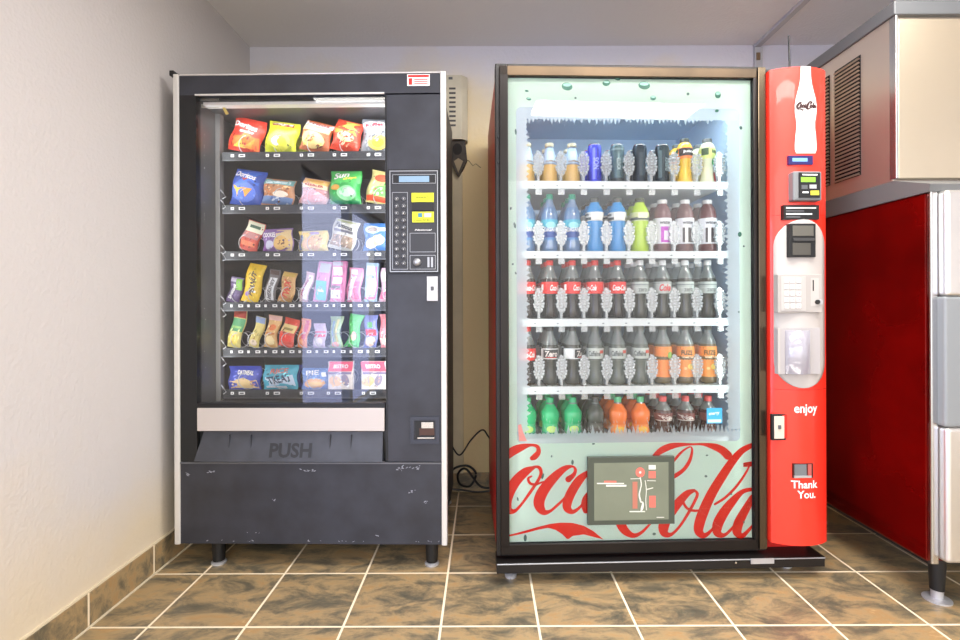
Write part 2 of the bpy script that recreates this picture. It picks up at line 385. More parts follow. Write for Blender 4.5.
# push flap
b = MB(); zt, zb = Z(432.5), Z(460.5)
M_flap = mat((62, 64, 72), .45, 0, .5, noise=.2, nscale=14)
F = lambda u, v, off: (u, .016 - (zt-v)/(zt-zb)*.03 - off, v)
vs = [(X(201), .016, zt), (X(381.5), .016, zt), (X(382.5), -.014, zb), (X(195.5), -.014, zb), (X(201), .04, zt), (X(381.5), .04, zt), (X(382.5), .018, zb), (X(195.5), .018, zb)]
b.add(vs, [(0,3,2,1),(4,5,6,7),(0,4,7,3),(1,2,6,5),(0,1,5,4),(3,7,6,2)], M_flap)
for px in (228, 250, 329, 350): b.box(X(px), X(px)+.002, -.001, .01, zb+.01, zt-.01, M_flap)
b.p_text(F, 'PUSH', X(290.5), Z(450), X(311.5)-X(269.5), .052, mat((30, 31, 34), .5), .002, bold=.03)
b.build('push_flap', snack, bevel=.0)
# window pane
b = MB(); b.box(xg0-.01, xg1+.01, .010, .015, zg0-.01, zg1+.01, pane_mat('snack_window_glass', ior=1.5)); b.build('glass_pane', snack)
b = MB(); b.box(xi0+.02, xi1-.01, .035, .07, zi1-.012, zi1-.001, M_white); b.build('lamp_housing', snack)
sl = area('snack_lamp_and_fill', (0, 0, 0), (R(25), 0, 0), xi1-xi0-.08, .03, .8, (.95, .98, 1.0)); sl.parent = snack; sl.location = ((xi0+xi1)/2, .085, zi1-.02)
for lx, ang in ((xi1-.012, 50), (xi0+.006, -62)):  # unseen vertical fills added to brighten the products on every tray
    sl = area('snack_lamp_and_fill', (0, 0, 0), (0, 0, 0), zi1-zi0-.1, .016, 1.5 if ang > 0 else .7, (.95, .98, 1.0)); sl.parent = snack; sl.location = (lx, .055, (zi0+zi1)/2)
    sl.rotation_euler = (Matrix.Rotation(R(ang), 3, 'Z') @ Matrix.Rotation(R(90), 3, 'X') @ Matrix.Rotation(R(90), 3, 'Z')).to_euler()
# hinge bracket
b = MB(); b.tube([(X(172), .01, Z(71)), (X(176), .02, Z(72)), (X(186), .03, Z(74))], .008, M_dblk); b.box(X(171), X(175), -.005, .02, Z(74.5), Z(69.5), M_dblk); b.build('hinge', snack)
# sticker
b = MB(); FS = flat(0); b.p_rect(FS, X(408), Z(87), X(430.5), Z(75.5), mat((240, 232, 230), .5), .0008); b.p_rect(FS, X(408.8), Z(78.5), X(429.7), Z(76.2), M_red, .0014)
b.p_rect(FS, X(409.5), Z(86), X(413), Z(79.5), M_red, .0014)
for k in range(3): b.p_rect(FS, X(415), Z(81.2+k*2), X(428.5), Z(80.3+k*2), mat((190, 60, 60), .5), .0014, 1, 1)
b.build('warning_sticker', snack)['label'] = 'small red and white warning sticker'
# keypad panel
M_pad = mat((48, 49, 54), .45); M_rim = mat((170, 172, 176), .35, .6)
def ring(b, x0, x1, z0, z1, w, ya, yb, m):
    b.box(x0, x1, ya, yb, z1-w, z1, m); b.box(x0, x1, ya, yb, z0, z0+w, m); b.box(x0, x0+w, ya, yb, z0+w, z1-w, m); b.box(x1-w, x1, ya, yb, z0+w, z1-w, m)
b = MB(); b.box(X(389), X(440), -.008, 0, Z(274), Z(170.5), M_dblk); ring(b, X(390.5), X(438.5), Z(272.5), Z(172), .003, -.0105, -.008, M_rim)
b.box(X(392), X(437), -.010, -.008, Z(271), Z(173.5), M_pad)
ring(b, X(393), X(408.5), Z(270), Z(193.5), .0015, -.0115, -.010, M_rim); ring(b, X(410.5), X(436), Z(253), Z(234), .0015, -.0115, -.010, M_rim)
ring(b, X(410.5), X(436), Z(270), Z(256), .0015, -.0115, -.010, M_rim)
FS = flat(-.010)
b.p_text(FS, 'National', X(424), Z(231), X(433)-X(416), .006, M_white, .002, shear=.3)
kp = b.build('keypad_panel', snack)
b = MB(); ring(b, X(393.5), X(436.5), Z(185), Z(176), .0015, -.0125, -.010, M_rim); b.box(X(394), X(436), -.0118, -.010, Z(184.6), Z(176.4), M_dblk)
b.box(X(400), X(430), -.0124, -.0118, Z(183.6), Z(177.6), mat((130, 160, 185), .2)); b.build('display', kp)
bt = None
for r in range(10):
    for c in range(2):
        if bt is None:
            b = MB(); b.lathe([(.0075, 0), (.0075, -.004), (.0062, -.006)], M_rim, 16, axis='y'); b.lathe([(.0058, -.0058), (.0058, -.0066)], mat((60, 60, 64), .4), 14, axis='y')
            b.p_text(flat(-.0066), 'E', 0, 0, .004, .005, M_white, .0004); bt = b.build('button', kp); o = bt
        else: o = bt.copy(); C.objects.link(o)
        o.location = (X(397.6+c*7), -.010, Z(200.2+r*7.1))
b = MB(); b.box(X(412.5), X(434.5), -.014, -.010, Z(203.5), Z(194.5), M_yel); b.box(X(413), X(434.5), -.016, -.010, Z(212), Z(204), M_dblk)
b.box(X(413), X(434.5), -.013, -.010, Z(223.5), Z(213), M_yel)
FS = flat(-.013); b.p_rect(FS, X(419), Z(218.5), X(423), Z(214.5), mat((60, 130, 160), .4), .001); b.p_rect(FS, X(425), Z(218.5), X(432), Z(214.5), mat((190, 225, 190), .4), .001)
b.p_text(FS, '5 DOLLAR BILL', X(423.5), Z(221.3), X(432)-X(415), .005, M_dblk, .001); b.p_text(flat(-.014), 'INSERT', X(423.5), Z(199), X(430)-X(417), .008, mat((120, 130, 30), .5), .001)
b.build('bill_acceptor', kp)
b = MB(); b.lathe([(.015, 0), (.015, -.006), (.011, -.012), (.004, -.014)], M_rim, 20, (X(417.7), -.010, Z(263)), 'y'); b.build('coin_knob', kp)
b = MB()
for px in (428, 431.5): b.box(X(px), X(px+2), -.013, -.011, Z(268), Z(258), M_rim)
b.build('coin_slot', kp)
b = MB(); b.box(X(427), X(438), -.006, 0, Z(301.5), Z(277), M_silver); b.box(X(431), X(434), -.010, -.006, Z(291), Z(287), M_greyk); b.build('door_lock', snack, bevel=.0015)
# coin return cup
b = MB(); ring(b, X(410), X(439), Z(443.5), Z(416.5), .014, -.004, 0, mat((50, 54, 66), .4)); b.box(X(415), X(434), -.002, .0, Z(438.5), Z(421), M_dblk)
b.box(X(419), X(434), -.003, -.002, Z(435), Z(428), mat((70, 45, 38), .3)); b.box(X(417), X(434), -.004, -.002, Z(438.4), Z(437), M_chrome); b.box(X(421), X(433), -.0035, -.002, Z(428), Z(422), M_chrome)
b.build('coin_return', snack, bevel=.001)
# legs
lg = None
for px, ly in ((219, .04), (432, .04), (219, .62), (432, .62)):
    if lg is None:
        b = MB(); b.lathe([(.026, SB+.006), (.022, .012)], M_dblk, 16); b.lathe([(.028, 0), (.028, .006), (.012, .013)], M_silver, 16); lg = b.build('leg', snack); o = lg
    else: o = lg.copy(); C.objects.link(o)
    o.location = (X(px, 560, .04), ly, 0)
# vertical bracket rail with hooks on the inner left wall
b = MB(); TY = .15
b.box(xi0+.001, xi0+.02, TY, TY+.03, zi0, zi1, mat((120, 118, 116), .35, .3))
for py in (190, 200, 245, 252, 296, 308, 340, 357, 385):
    b.tube([(X(221, 300, TY), TY, Z(py, 222, TY)), (X(224, 300, TY), TY-.005, Z(py+3, 222, TY)), (X(226, 300, TY), TY, Z(py+7, 222, TY)), (X(223, 300, TY), TY, Z(py+9, 222, TY))], .0018, M_silver, 6)
b.build('shelf_bracket', snack)
b = MB(); b.box(X(201, 100, .06), X(219, 100, .06), .055, .06, Z(108, 210, .06), Z(98, 210, .06), mat((200, 198, 186), .5)); b.p_poly(flat(.06), [(X(222, 110, .06), Z(107, 222, .06)), (X(225, 110, .06), Z(107, 222, .06)), (X(229, 110, .06), Z(114, 222, .06)), (X(226, 110, .06), Z(115, 222, .06))], mat((214, 190, 90), .5), .001)
b.build('inside_sticker', snack)
# tray shelves
TRY = .15
ROWS = [155, 208, 254.5, 305.5, 351.5, 393]
NCOL = [5, 5, 5, 10, 10, 5]
M_tray = mat((52, 54, 58), .4, .2); M_coil = mat((196, 196, 200), .3, .3); M_tag = mat((240, 240, 238), .5); M_tagt = mat((70, 70, 74), .5)
COLX = [[245, 280, 314, 347, 381]]*3 + [[236.5+i*17.05 for i in range(10)]]*2 + [[245, 280, 314, 341, 376]]
def XT(px, py=300, ly=TRY): return L_(px, py, ly)[0]
def ZT(py, px=310, ly=TRY): return L_(px, py, ly)[1]
def helix(b, r, z, turns, pitch, x):
    pts = []
    for k in range(int(turns*20)+1):
        a = 2*math.pi*k/20 + math.pi/2
        pts.append((x + r*math.cos(a), k/20*pitch, z + r*math.sin(a)))
    b.tube(pts, .0017, M_coil, 6)
TRAYZ = []
for ri, py in enumerate(ROWS):
    zc = ZT(py); z0 = ZT(py+6.5); z1 = ZT(py-3.5)
    TRAYZ.append(z1-.006)
    tr_ = MB(); tr_.box(xi0+.03, xi1-.004, TRY, TRY+.004, z0+.008, z1, M_tray); tr_.box(xi0+.03, xi1-.004, TRY-.003, TRY, z0+.004, z0+.009, mat((84, 86, 90), .35, .4))
    tr_.box(xi0+.03, xi1-.004, TRY+.004, TRY+.42, z1-.010, z1-.006, M_tray)
    o = tr_.build('tray', snack)
    tg = None; cl = None
    for px in COLX[ri]:
        ty = py
        off = -9 if NCOL[ri] == 5 else -6
        for dx, w in ((off-5 if NCOL[ri] == 5 else -6, 3 if NCOL[ri] == 5 else 2.2), (off+3 if NCOL[ri] == 5 else 2.2, 6 if NCOL[ri] == 5 else 4.5)):
            if px+dx+w > 385: continue
            t_ = MB(); t_.box(0, XT(px+w)-XT(px), -.002, 0, 0, .011, M_tag); t_.p_rect(flat(-.002), .004, .003, XT(px+w)-XT(px)-.004, .008, M_tagt, .0005, 1, 1)
            t = t_.build('price_tag', o); t.location = (XT(px+dx, py), TRY-.0062 if False else TRY-.0002, zc-.006)
        r = .036 if NCOL[ri] == 5 else .0325
        c_ = MB(); helix(c_, r, 0, 3, .06 if ri < 3 else .045, 0); c = c_.build('coil', o); c.location = (XT(px, py), TRY+.006, z1+r-.003)
# ---------------- snacks
def foil(col): return mat(col, .33, .0, .6, noise=.10, nscale=40, bump=.35, bscale=28)
def ink(col): return mat(col, .4, 0, .5)
def make_pack(name, w, h, t, base, decals, crimp=.06, waist=0.0, flat_box=False, under=None):
    b = MB(); nu, nv = 12, 14
    rnd = [random.uniform(-1, 1) for _ in range(40)]
    def half(v): return 1 - waist*math.sin(math.pi*v)**1.0
    def depth(u, v):
        if flat_box: return t
        e = max(0.0, 1-abs(2*u-1)**3.5); f = 0 if v < crimp or v > 1-crimp else max(0.0, 1-abs(2*((v-crimp)/(1-2*crimp))-1)**3)
        return t*e**.6*f**.55*(1+.12*math.sin(9*u+7*v+rnd[0]*3)) + .001
    def F(u, v, off): return ((u-.5)*w*half(v) + .004*math.sin(v*8+rnd[1]*3), -depth(min(max(u, 0), 1), min(max(v, 0), 1))-off, v*h)
    def G(u, v, off): x, y, z = F(u, v, 0); return (x, -y+off, z)
    if flat_box: b.box(-w/2, w/2, -t, t, 0, h, foil(base))
    else:
        b.p_rect(F, 0, 0, 1, 1, foil(base), 0, nu, nv); b.p_rect(G, 1, 0, 0, 1, foil(base), 0, nu, nv)
    for i, d in enumerate(decals):
        off = .0008 + .0006*i; k = d[0]
        if k == 'r': b.p_rect(F, d[1], d[2], d[3], d[4], ink(d[5]), off, 8, 5)
        elif k == 'e': b.p_ell(F, d[1], d[2], d[3], d[4], ink(d[5]), off, d[6] if len(d) > 6 else 0, 16, 3)
        elif k == 'p': b.p_poly(F, d[1], ink(d[2]), off, 3)
        elif k == 't': b.p_text(F, d[1], d[2], d[3], d[4], d[5], ink(d[6]), off+.001, d[7] if len(d) > 7 else 0, .03, d[8] if len(d) > 8 else 0)
        elif k == 's':                                        # a scatter of bits (chips, crumbs, small print)
            for _ in range(d[6]): b.p_ell(F, random.uniform(d[1], d[3]), random.uniform(d[2], d[4]), random.uniform(.02, .07), random.uniform(.01, .04), ink(random.choice(d[5])), off+random.uniform(0, .0006), random.uniform(0, 90), 8, 1)
    return b, depth
PK = 0
def place_pack(name, cx, ytop, ybot, wpx, base, decals, label, cat, tilt=0, row=0, t=.02, waist=0, ly=None, group=None, box=False, lean=6, rz=0):
    ly = (TRY+.036) if ly is None else ly
    s = (L_(cx+50, 300, ly)[0]-L_(cx-50, 300, ly)[0])/100
    w = wpx*s; h = abs(ybot-ytop)*s/math.cos(R(tilt))
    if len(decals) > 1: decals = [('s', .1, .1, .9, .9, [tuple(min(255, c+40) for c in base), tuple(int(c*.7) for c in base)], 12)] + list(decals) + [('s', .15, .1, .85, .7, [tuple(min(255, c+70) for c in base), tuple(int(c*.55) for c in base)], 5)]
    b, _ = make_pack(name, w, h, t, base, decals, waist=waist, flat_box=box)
    o = b.build(name)
    z0 = TRAYZ[row] + .001
    lx = L_(cx, 300, ly)[0] - math.sin(R(tilt))*h/2
    zb = z0 + abs(math.sin(R(tilt)))*w/2
    o.location = SF.world(lx, ly, zb)
    o.rotation_euler = Matrix.Rotation(SF.rz+R(rz), 3, 'Z').to_euler()
    mtx = Matrix.Rotation(SF.rz+R(rz), 4, 'Z') @ Matrix.Rotation(R(tilt), 4, 'Y') @ Matrix.Rotation(R(-lean), 4, 'X')
    o.rotation_euler = mtx.to_euler()
    return tag(o, label, cat, group)
Wh, Bk = (245, 243, 240), (28, 26, 26)
row1, row2, row3, row4, row5, row6 = range(6)
TAN, TAN2, ORG = (226, 176, 100), (190, 130, 60), (240, 160, 50)
CH = 'chip bag'
# top tray
place_pack('chip_bag', 247.5, 118, 152, 32, (230, 62, 44), [('p', [(.02, .1), (.98, .06), (.95, .45), (.5, .52), (.05, .42)], (236, 120, 50)), ('p', [(.2, .1), (.5, .45), (.6, .1)], (248, 190, 70)), ('p', [(.5, .12), (.85, .4), (.8, .1)], (244, 150, 60)), ('t', 'Doritos', .45, .72, .72, .16, Wh, -6), ('t', 'nacho', .55, .55, .4, .08, Wh)], 'red tortilla chip bag, first from the left on the top tray', CH, 13, row1, .024)
place_pack('chip_bag', 282.5, 121, 153, 31, (214, 222, 36), [('r', .15, .8, .85, .96, (150, 60, 50)), ('t', "Lay's", .5, .88, .66, .13, Wh, 0, .2), ('e', .55, .32, .32, .26, (242, 240, 90)), ('e', .42, .32, .14, .14, Wh), ('e', .62, .3, .16, .12, (250, 224, 60))], 'bright yellow-green chip bag beside the red one on the top tray', CH, 8, row1, .026)
place_pack('chip_bag', 301, 129, 150, 14, (206, 216, 40), [('r', .2, .3, .8, .5, (160, 170, 40))], 'yellow-green chip bag standing one place behind on the top tray', CH, 14, row1, .014, ly=TRY+.10)
place_pack('chip_bag', 317, 126, 156, 29, (196, 104, 60), [('r', .02, .8, .98, .97, Wh), ('t', 'Fritos', .5, .88, .75, .12, (150, 50, 50)), ('r', .04, .62, .96, .78, (232, 214, 150)), ('e', .45, .34, .4, .27, (228, 200, 130)), ('s', .15, .12, .8, .5, [(236, 190, 90), (214, 150, 70), (250, 220, 130), (150, 90, 50)], 16)], 'brown and cream corn chip bag in the middle of the top tray', CH, 14, row1, .024)
place_pack('chip_bag', 347.5, 124, 155, 28, (224, 72, 46), [('p', [(.05, .62), (.95, .66), (.85, .97), (.3, .97)], (190, 200, 90)), ('p', [(.1, .5), (.9, .52), (.8, .66), (.1, .64)], (240, 150, 50)), ('e', .5, .42, .3, .16, (246, 210, 150)), ('s', .2, .1, .85, .55, [(250, 220, 190), (220, 60, 40), (180, 40, 30), (240, 140, 70)], 18)], 'red bag with a green and orange top on the top tray', CH, 14, row1, .024)
place_pack('chip_bag', 377, 115, 151, 29, (150, 156, 162), [('e', .45, .78, .42, .16, Wh), ('e', .45, .78, .38, .12, (250, 240, 240)), ('t', 'Ruffles', .45, .78, .6, .12, (200, 50, 70), 4), ('e', .6, .28, .32, .2, (232, 200, 90)), ('e', .62, .27, .2, .12, (240, 170, 40)), ('s', .05, .1, .9, .5, [(190, 196, 204), (110, 90, 90)], 10)], 'grey chip bag with a white oval name, rightmost on the top tray', CH, 2, row1, .024)
# second tray
place_pack('chip_bag', 248, 169, 205, 31, (64, 96, 196), [('p', [(.1, .95), (.5, .97), (.9, .95), (.9, .55), (.5, .6), (.15, .5)], (74, 120, 220)), ('e', .45, .34, .4, .27, (96, 128, 224)), ('p', [(.12, .5), (.42, .45), (.25, .18)], (240, 190, 60)), ('p', [(.4, .46), (.75, .44), (.5, .2)], (242, 160, 60)), ('t', 'Doritos', .45, .8, .7, .15, Wh, -8), ('p', [(.35, .72), (.6, .72), (.45, .64)], (180, 50, 60))], 'blue tortilla chip bag, first from the left on the second tray', CH, 8, row2, .026)
place_pack('snack_mix_bag', 279, 177, 204, 31, (196, 140, 100), [('r', .02, .76, .98, .98, (120, 180, 180)), ('t', "Gardetto's", .5, .86, .8, .14, (220, 236, 240), 3), ('r', .02, .04, .98, .3, (110, 140, 190)), ('s', .08, .32, .92, .72, [(214, 130, 70), (170, 90, 50), (240, 200, 150)], 30), ('e', .6, .4, .25, .12, (244, 230, 214)), ('s', .1, .08, .9, .25, [(70, 100, 170), (200, 214, 230)], 10)], 'snack mix bag with teal top and blue foot on the second tray', 'snack mix bag', 6, row2, .022)
place_pack('snack_bag', 315.5, 179, 205, 27, (214, 160, 160), [('r', .02, .68, .98, .98, (240, 190, 110)), ('r', .03, .6, .97, .76, (250, 226, 190)), ('t', 'KEEBLER', .5, .7, .7, .09, (180, 60, 50)), ('e', .55, .32, .36, .24, (226, 150, 150)), ('s', .1, .08, .9, .5, [(236, 200, 200), (190, 110, 110)], 14)], 'pink and orange snack bag in the middle of the second tray', 'snack bag', 10, row2, .02)
place_pack('chip_bag', 345.5, 168, 205, 31, (58, 176, 84), [('r', .02, .62, .98, .98, (80, 190, 92)), ('t', 'Sun', .38, .84, .5, .18, Wh, 8, .2), ('t', 'chips', .66, .74, .4, .09, (250, 230, 90), 10), ('e', .25, .5, .14, .08, (200, 150, 70)), ('e', .6, .34, .3, .2, (150, 220, 160)), ('e', .62, .36, .24, .12, (206, 236, 210)), ('r', .02, .03, .98, .14, (36, 150, 90))], 'bright green chip bag standing upright on the second tray', CH, 0, row2, .026)
place_pack('chip_bag', 382, 171, 204, 27, (224, 214, 140), [('r', .02, .04, .98, .2, (226, 84, 44)), ('e', .5, .74, .34, .12, (200, 90, 60)), ('e', .6, .36, .32, .16, (110, 190, 90)), ('s', .1, .2, .9, .6, [(90, 170, 80), (244, 240, 210), (180, 60, 50)], 16)], 'yellow bag with a red foot, rightmost on the second tray', CH, 12, row2, .022)
# third tray
place_pack('cookie_pack', 252, 224, 253, 18, (224, 92, 76), [('r', .03, .62, .97, .98, (232, 232, 206)), ('r', .2, .76, .8, .86, (80, 110, 90)), ('r', .05, .4, .95, .6, (190, 130, 130)), ('r', .1, .15, .9, .3, (236, 130, 90))], 'small red packet with a cream top, first from the left on the third tray', 'cookie pack', 18, row3, .012)
place_pack('cookie_pack', 278, 228, 252, 30, (150, 116, 180), [('r', .5, .04, .98, .92, (226, 200, 150)), ('t', 'COOKIES', .28, .72, .4, .2, Wh), ('e', .62, .38, .25, .3, (230, 190, 120)), ('s', .45, .15, .8, .6, [(120, 80, 60), (160, 110, 70)], 9), ('r', .02, .05, .18, .3, (130, 70, 150)), ('e', .25, .3, .14, .18, (200, 200, 220))], 'purple and tan cookie pack on the third tray', 'cookie pack', -3, row3, .016)
place_pack('cookie_pack', 313.5, 230, 252, 29, (232, 208, 120), [('e', .5, .4, .34, .34, (230, 186, 130)), ('r', .4, .8, .7, .95, (180, 150, 190)), ('r', .04, .1, .14, .8, (120, 130, 160)), ('e', .25, .8, .12, .12, (240, 200, 40)), ('s', .3, .2, .8, .6, [(214, 150, 90), (244, 220, 180)], 10)], 'pale yellow cookie pack in the middle of the third tray', 'cookie pack', -2, row3, .014)
place_pack('cookie_pack', 344, 223, 253, 25, (226, 226, 216), [('r', .06, .1, .94, .46, (170, 150, 130)), ('t', 'Famous', .5, .76, .7, .16, (70, 70, 80), -4), ('r', .1, .56, .9, .64, (110, 110, 120)), ('s', .1, .12, .9, .44, [(140, 100, 80), (200, 170, 140), (230, 210, 190)], 18), ('r', .1, .9, .9, .96, (190, 196, 140))], 'white cookie bag with grey lettering on the third tray', 'cookie pack', 14, row3, .016)
place_pack('cookie_pack', 378, 220, 250, 28, (80, 136, 206), [('e', .35, .76, .26, .14, (210, 220, 230)), ('e', .36, .76, .18, .09, (150, 140, 140)), ('r', .55, .7, .95, .82, Wh), ('e', .3, .3, .22, .18, (236, 214, 180)), ('e', .52, .4, .22, .18, (226, 196, 150)), ('e', .52, .4, .1, .09, (244, 236, 220))], 'blue cookie pack with pale biscuits, rightmost on the third tray', 'cookie pack', 0, row3, .016)
# fourth tray
CB = 'candy bar'
place_pack('candy_bar', 235.5, 277, 302, 13, (104, 84, 130), [('r', .5, .5, .95, .95, (130, 186, 80)), ('t', 'Skittles', .35, .42, .6, .22, Wh, 78), ('r', .1, .8, .5, .95, (190, 180, 200))], 'small purple and green candy pack, first from the left on the fourth tray', CB, 10, row4, .010)
place_pack('candy_bar', 253, 264, 302, 17, (236, 196, 40), [('t', 'PEANUT', .52, .48, .6, .3, (70, 60, 60), 78), ('r', .35, .25, .75, .30, Wh), ('e', .3, .2, .12, .06, (160, 120, 190))], 'tall bright yellow candy pack on the fourth tray', CB, 10, row4, .012)
place_pack('candy_bar', 271.5, 269, 302, 11, (110, 104, 104), [('r', .2, .08, .85, .75, (214, 216, 218)), ('t', 'HERSHEY', .52, .42, .62, .34, (80, 76, 80), 80), ('r', .1, .84, .9, .97, (90, 70, 66))], 'brown and silver chocolate bar on the fourth tray', CB, 9, row4, .009)
place_pack('candy_bar', 287.5, 273, 303, 14, (206, 160, 100), [('t', 'TWIX', .5, .42, .62, .5, (214, 70, 60), 80), ('r', .05, .84, .95, .97, (200, 170, 90)), ('r', .1, .1, .9, .16, (190, 130, 80))], 'gold candy bar with red letters on the fourth tray', CB, 9, row4, .010)
place_pack('candy_bar', 306.5, 272, 302, 8.5, (226, 196, 206), [('r', .4, .1, .9, .9, (244, 244, 246)), ('t', 'payday', .35, .5, .6, .3, (160, 60, 90), 80)], 'slim white and pink candy bar on the fourth tray', CB, 14, row4, .008)
place_pack('candy_bar', 322.5, 261, 302, 13, (222, 150, 200), [('r', .1, .05, .9, .52, (110, 196, 216)), ('r', .1, .72, .9, .95, (190, 190, 196)), ('r', .25, .25, .7, .3, Wh)], 'candy box with pink middle and turquoise foot on the fourth tray', CB, 7, row4, .010, box=True)
place_pack('candy_bar', 338.5, 260, 302, 14, (224, 130, 176), [('r', .08, .1, .72, .3, Wh), ('r', .08, .45, .72, .6, (246, 246, 246)), ('r', .08, .65, .72, .85, (236, 236, 232)), ('r', .1, .88, .8, .97, (190, 186, 196)), ('r', .1, .34, .7, .4, (120, 110, 120))], 'pink candy box with three white squares on the fourth tray', CB, 2, row4, .010, box=True)
place_pack('candy_bar', 354.5, 269, 304, 14, (232, 140, 176), [('p', [(.05, .05), (.35, .05), (.55, .75), (.1, .8)], (220, 214, 230)), ('r', .1, .8, .6, .95, (236, 230, 236)), ('r', .55, .1, .9, .6, (222, 90, 130))], 'pink candy pack with a slanted white stripe on the fourth tray', CB, 4, row4, .010)
place_pack('candy_bar', 371.5, 263, 303, 12, (160, 190, 214), [('r', .1, .08, .9, .14, (220, 120, 150)), ('r', .15, .2, .85, .6, (190, 222, 226)), ('r', .15, .7, .8, .92, (206, 214, 226)), ('e', .5, .35, .2, .06, Wh), ('r', .88, .1, .98, .9, (214, 120, 170))], 'pale blue candy box on the fourth tray', CB, 2, row4, .009, box=True)
place_pack('candy_bar', 386, 268, 303, 11, (230, 190, 210), [('r', .1, .6, .5, .9, (240, 230, 236)), ('r', .1, .1, .5, .3, (226, 110, 150))], 'pale pink candy pack, rightmost on the fourth tray', CB, 2, row4, .009)
# fifth tray
place_pack('granola_bar', 236.5, 311, 349, 13, (232, 216, 130), [('r', .03, .42, .97, .76, (90, 160, 110)), ('r', .15, .5, .85, .56, (150, 200, 120)), ('r', .02, .78, .98, .99, (178, 70, 56)), ('e', .5, .22, .36, .14, (240, 220, 100)), ('s', .2, .1, .8, .35, [(214, 150, 50), (250, 240, 170)], 8)], 'yellow-green snack bar with a red top, leftmost on the fifth tray', 'snack bar', 10, row5, .010)
place_pack('granola_bar', 257, 319, 349, 10, (224, 206, 120), [('r', .02, .8, .98, .99, (150, 170, 210)), ('s', .15, .1, .85, .5, [(150, 110, 60), (244, 230, 170), (214, 170, 90)], 12), ('e', .5, .15, .35, .1, (230, 210, 190))], 'slim yellow snack bar with a blue top on the fifth tray', 'snack bar', 14, row5, .009)
place_pack('granola_bar', 272, 317, 349, 14, (222, 176, 110), [('r', .02, .84, .98, .99, (226, 180, 170)), ('e', .5, .62, .3, .1, (220, 120, 60)), ('e', .5, .22, .35, .14, (236, 214, 160)), ('r', .15, .4, .85, .46, (200, 120, 60))], 'orange-tan snack bar on the fifth tray', 'snack bar', 8, row5, .010, waist=.15)
place_pack('granola_bar', 288, 322, 350, 15, (226, 84, 66), [('r', .05, .5, .95, .78, (222, 196, 130)), ('r', .12, .2, .88, .42, (232, 60, 44)), ('r', .05, .04, .95, .12, (240, 120, 110)), ('r', .2, .58, .8, .66, (150, 130, 70))], 'red snack bar with a tan band on the fifth tray', 'snack bar', 14, row5, .011)
place_pack('granola_bar', 303.5, 320, 349, 9.5, (234, 140, 90), [('r', .45, .3, .85, .95, (210, 90, 110)), ('s', .1, .1, .9, .9, [(240, 180, 110), (200, 70, 60), (250, 210, 180)], 12)], 'orange and pink snack bar on the fifth tray', 'snack bar', 8, row5, .009)
place_pack('granola_bar', 319.5, 322, 347, 12, (206, 190, 214), [('r', .05, .45, .95, .55, (220, 80, 110)), ('r', .05, .62, .95, .68, (220, 100, 130)), ('e', .5, .24, .36, .18, (224, 214, 220))], 'lilac snack bar with pink stripes on the fifth tray', 'snack bar', 0, row5, .010)
place_pack('granola_bar', 335.5, 316, 348, 14, (164, 190, 150), [('r', .2, .15, .4, .85, (130, 160, 180)), ('r', .55, .1, .75, .9, (206, 200, 120)), ('e', .45, .12, .3, .08, (230, 160, 150))], 'grey-green snack bar with a narrow waist on the fifth tray', 'snack bar', 0, row5, .010, waist=.3)
place_pack('granola_bar', 354, 316, 349, 15, (74, 190, 96), [('p', [(.1, .98), (.9, .98), (.7, .5), (.4, .5)], (100, 206, 110)), ('e', .5, .34, .25, .14, (226, 190, 170)), ('r', .2, .08, .8, .14, (120, 220, 140))], 'bright green snack bar on the fifth tray', 'snack bar', 8, row5, .010, waist=.3)
place_pack('granola_bar', 370.5, 314, 347, 13, (116, 126, 190), [('r', .1, .38, .9, .56, (214, 60, 80)), ('e', .5, .2, .38, .15, (220, 190, 170)), ('r', .3, .62, .7, .78, (90, 160, 110))], 'blue snack bar with a red band on the fifth tray', 'snack bar', 1, row5, .010)
place_pack('granola_bar', 385, 314, 348, 11, (232, 150, 160), [('r', .1, .1, .9, .3, (240, 210, 200)), ('r', .1, .6, .5, .9, (226, 120, 130))], 'pink snack bar, rightmost on the fifth tray', 'snack bar', -2, row5, .010)
# bottom tray
place_pack('pastry_pack', 244.5, 368, 391, 32, (70, 84, 190), [('p', [(.06, .04), (.95, .04), (.92, .4), (.5, .5), (.1, .36)], (226, 196, 140)), ('t', 'OATMEAL', .55, .72, .5, .2, Wh, -6), ('s', .12, .08, .9, .36, [(240, 220, 170), (200, 150, 100), (236, 180, 160)], 14)], 'blue pastry pack with a tan foot, leftmost on the bottom tray', 'pastry pack', 0, row6, .018)
place_pack('pastry_pack', 280, 367, 391, 34, (80, 180, 206), [('p', [(.1, .1), (.95, .14), (.9, .6), (.1, .5)], (196, 214, 232)), ('t', 'TREAT', .52, .42, .7, .3, (40, 60, 90), 12), ('t', 'RICE', .5, .76, .5, .2, (206, 120, 110), 4), ('r', .1, .06, .7, .14, (226, 230, 236))], 'turquoise marshmallow treat pack on the bottom tray', 'pastry pack', 0, row6, .018)
place_pack('pastry_pack', 297, 368, 390, 7, (60, 80, 180), [], 'dark blue pack peeking out behind the turquoise one', 'pastry pack', 0, row6, .008, ly=TRY+.09)
place_pack('pastry_pack', 315, 370, 391, 26, (90, 130, 190), [('e', .5, .28, .4, .24, (232, 170, 70)), ('e', .5, .26, .28, .12, (240, 200, 110)), ('t', 'PIE', .45, .78, .5, .22, Wh, 4), ('r', .8, .6, .95, .8, Wh)], 'blue pastry pack with an orange pastry picture on the bottom tray', 'pastry pack', 0, row6, .016)
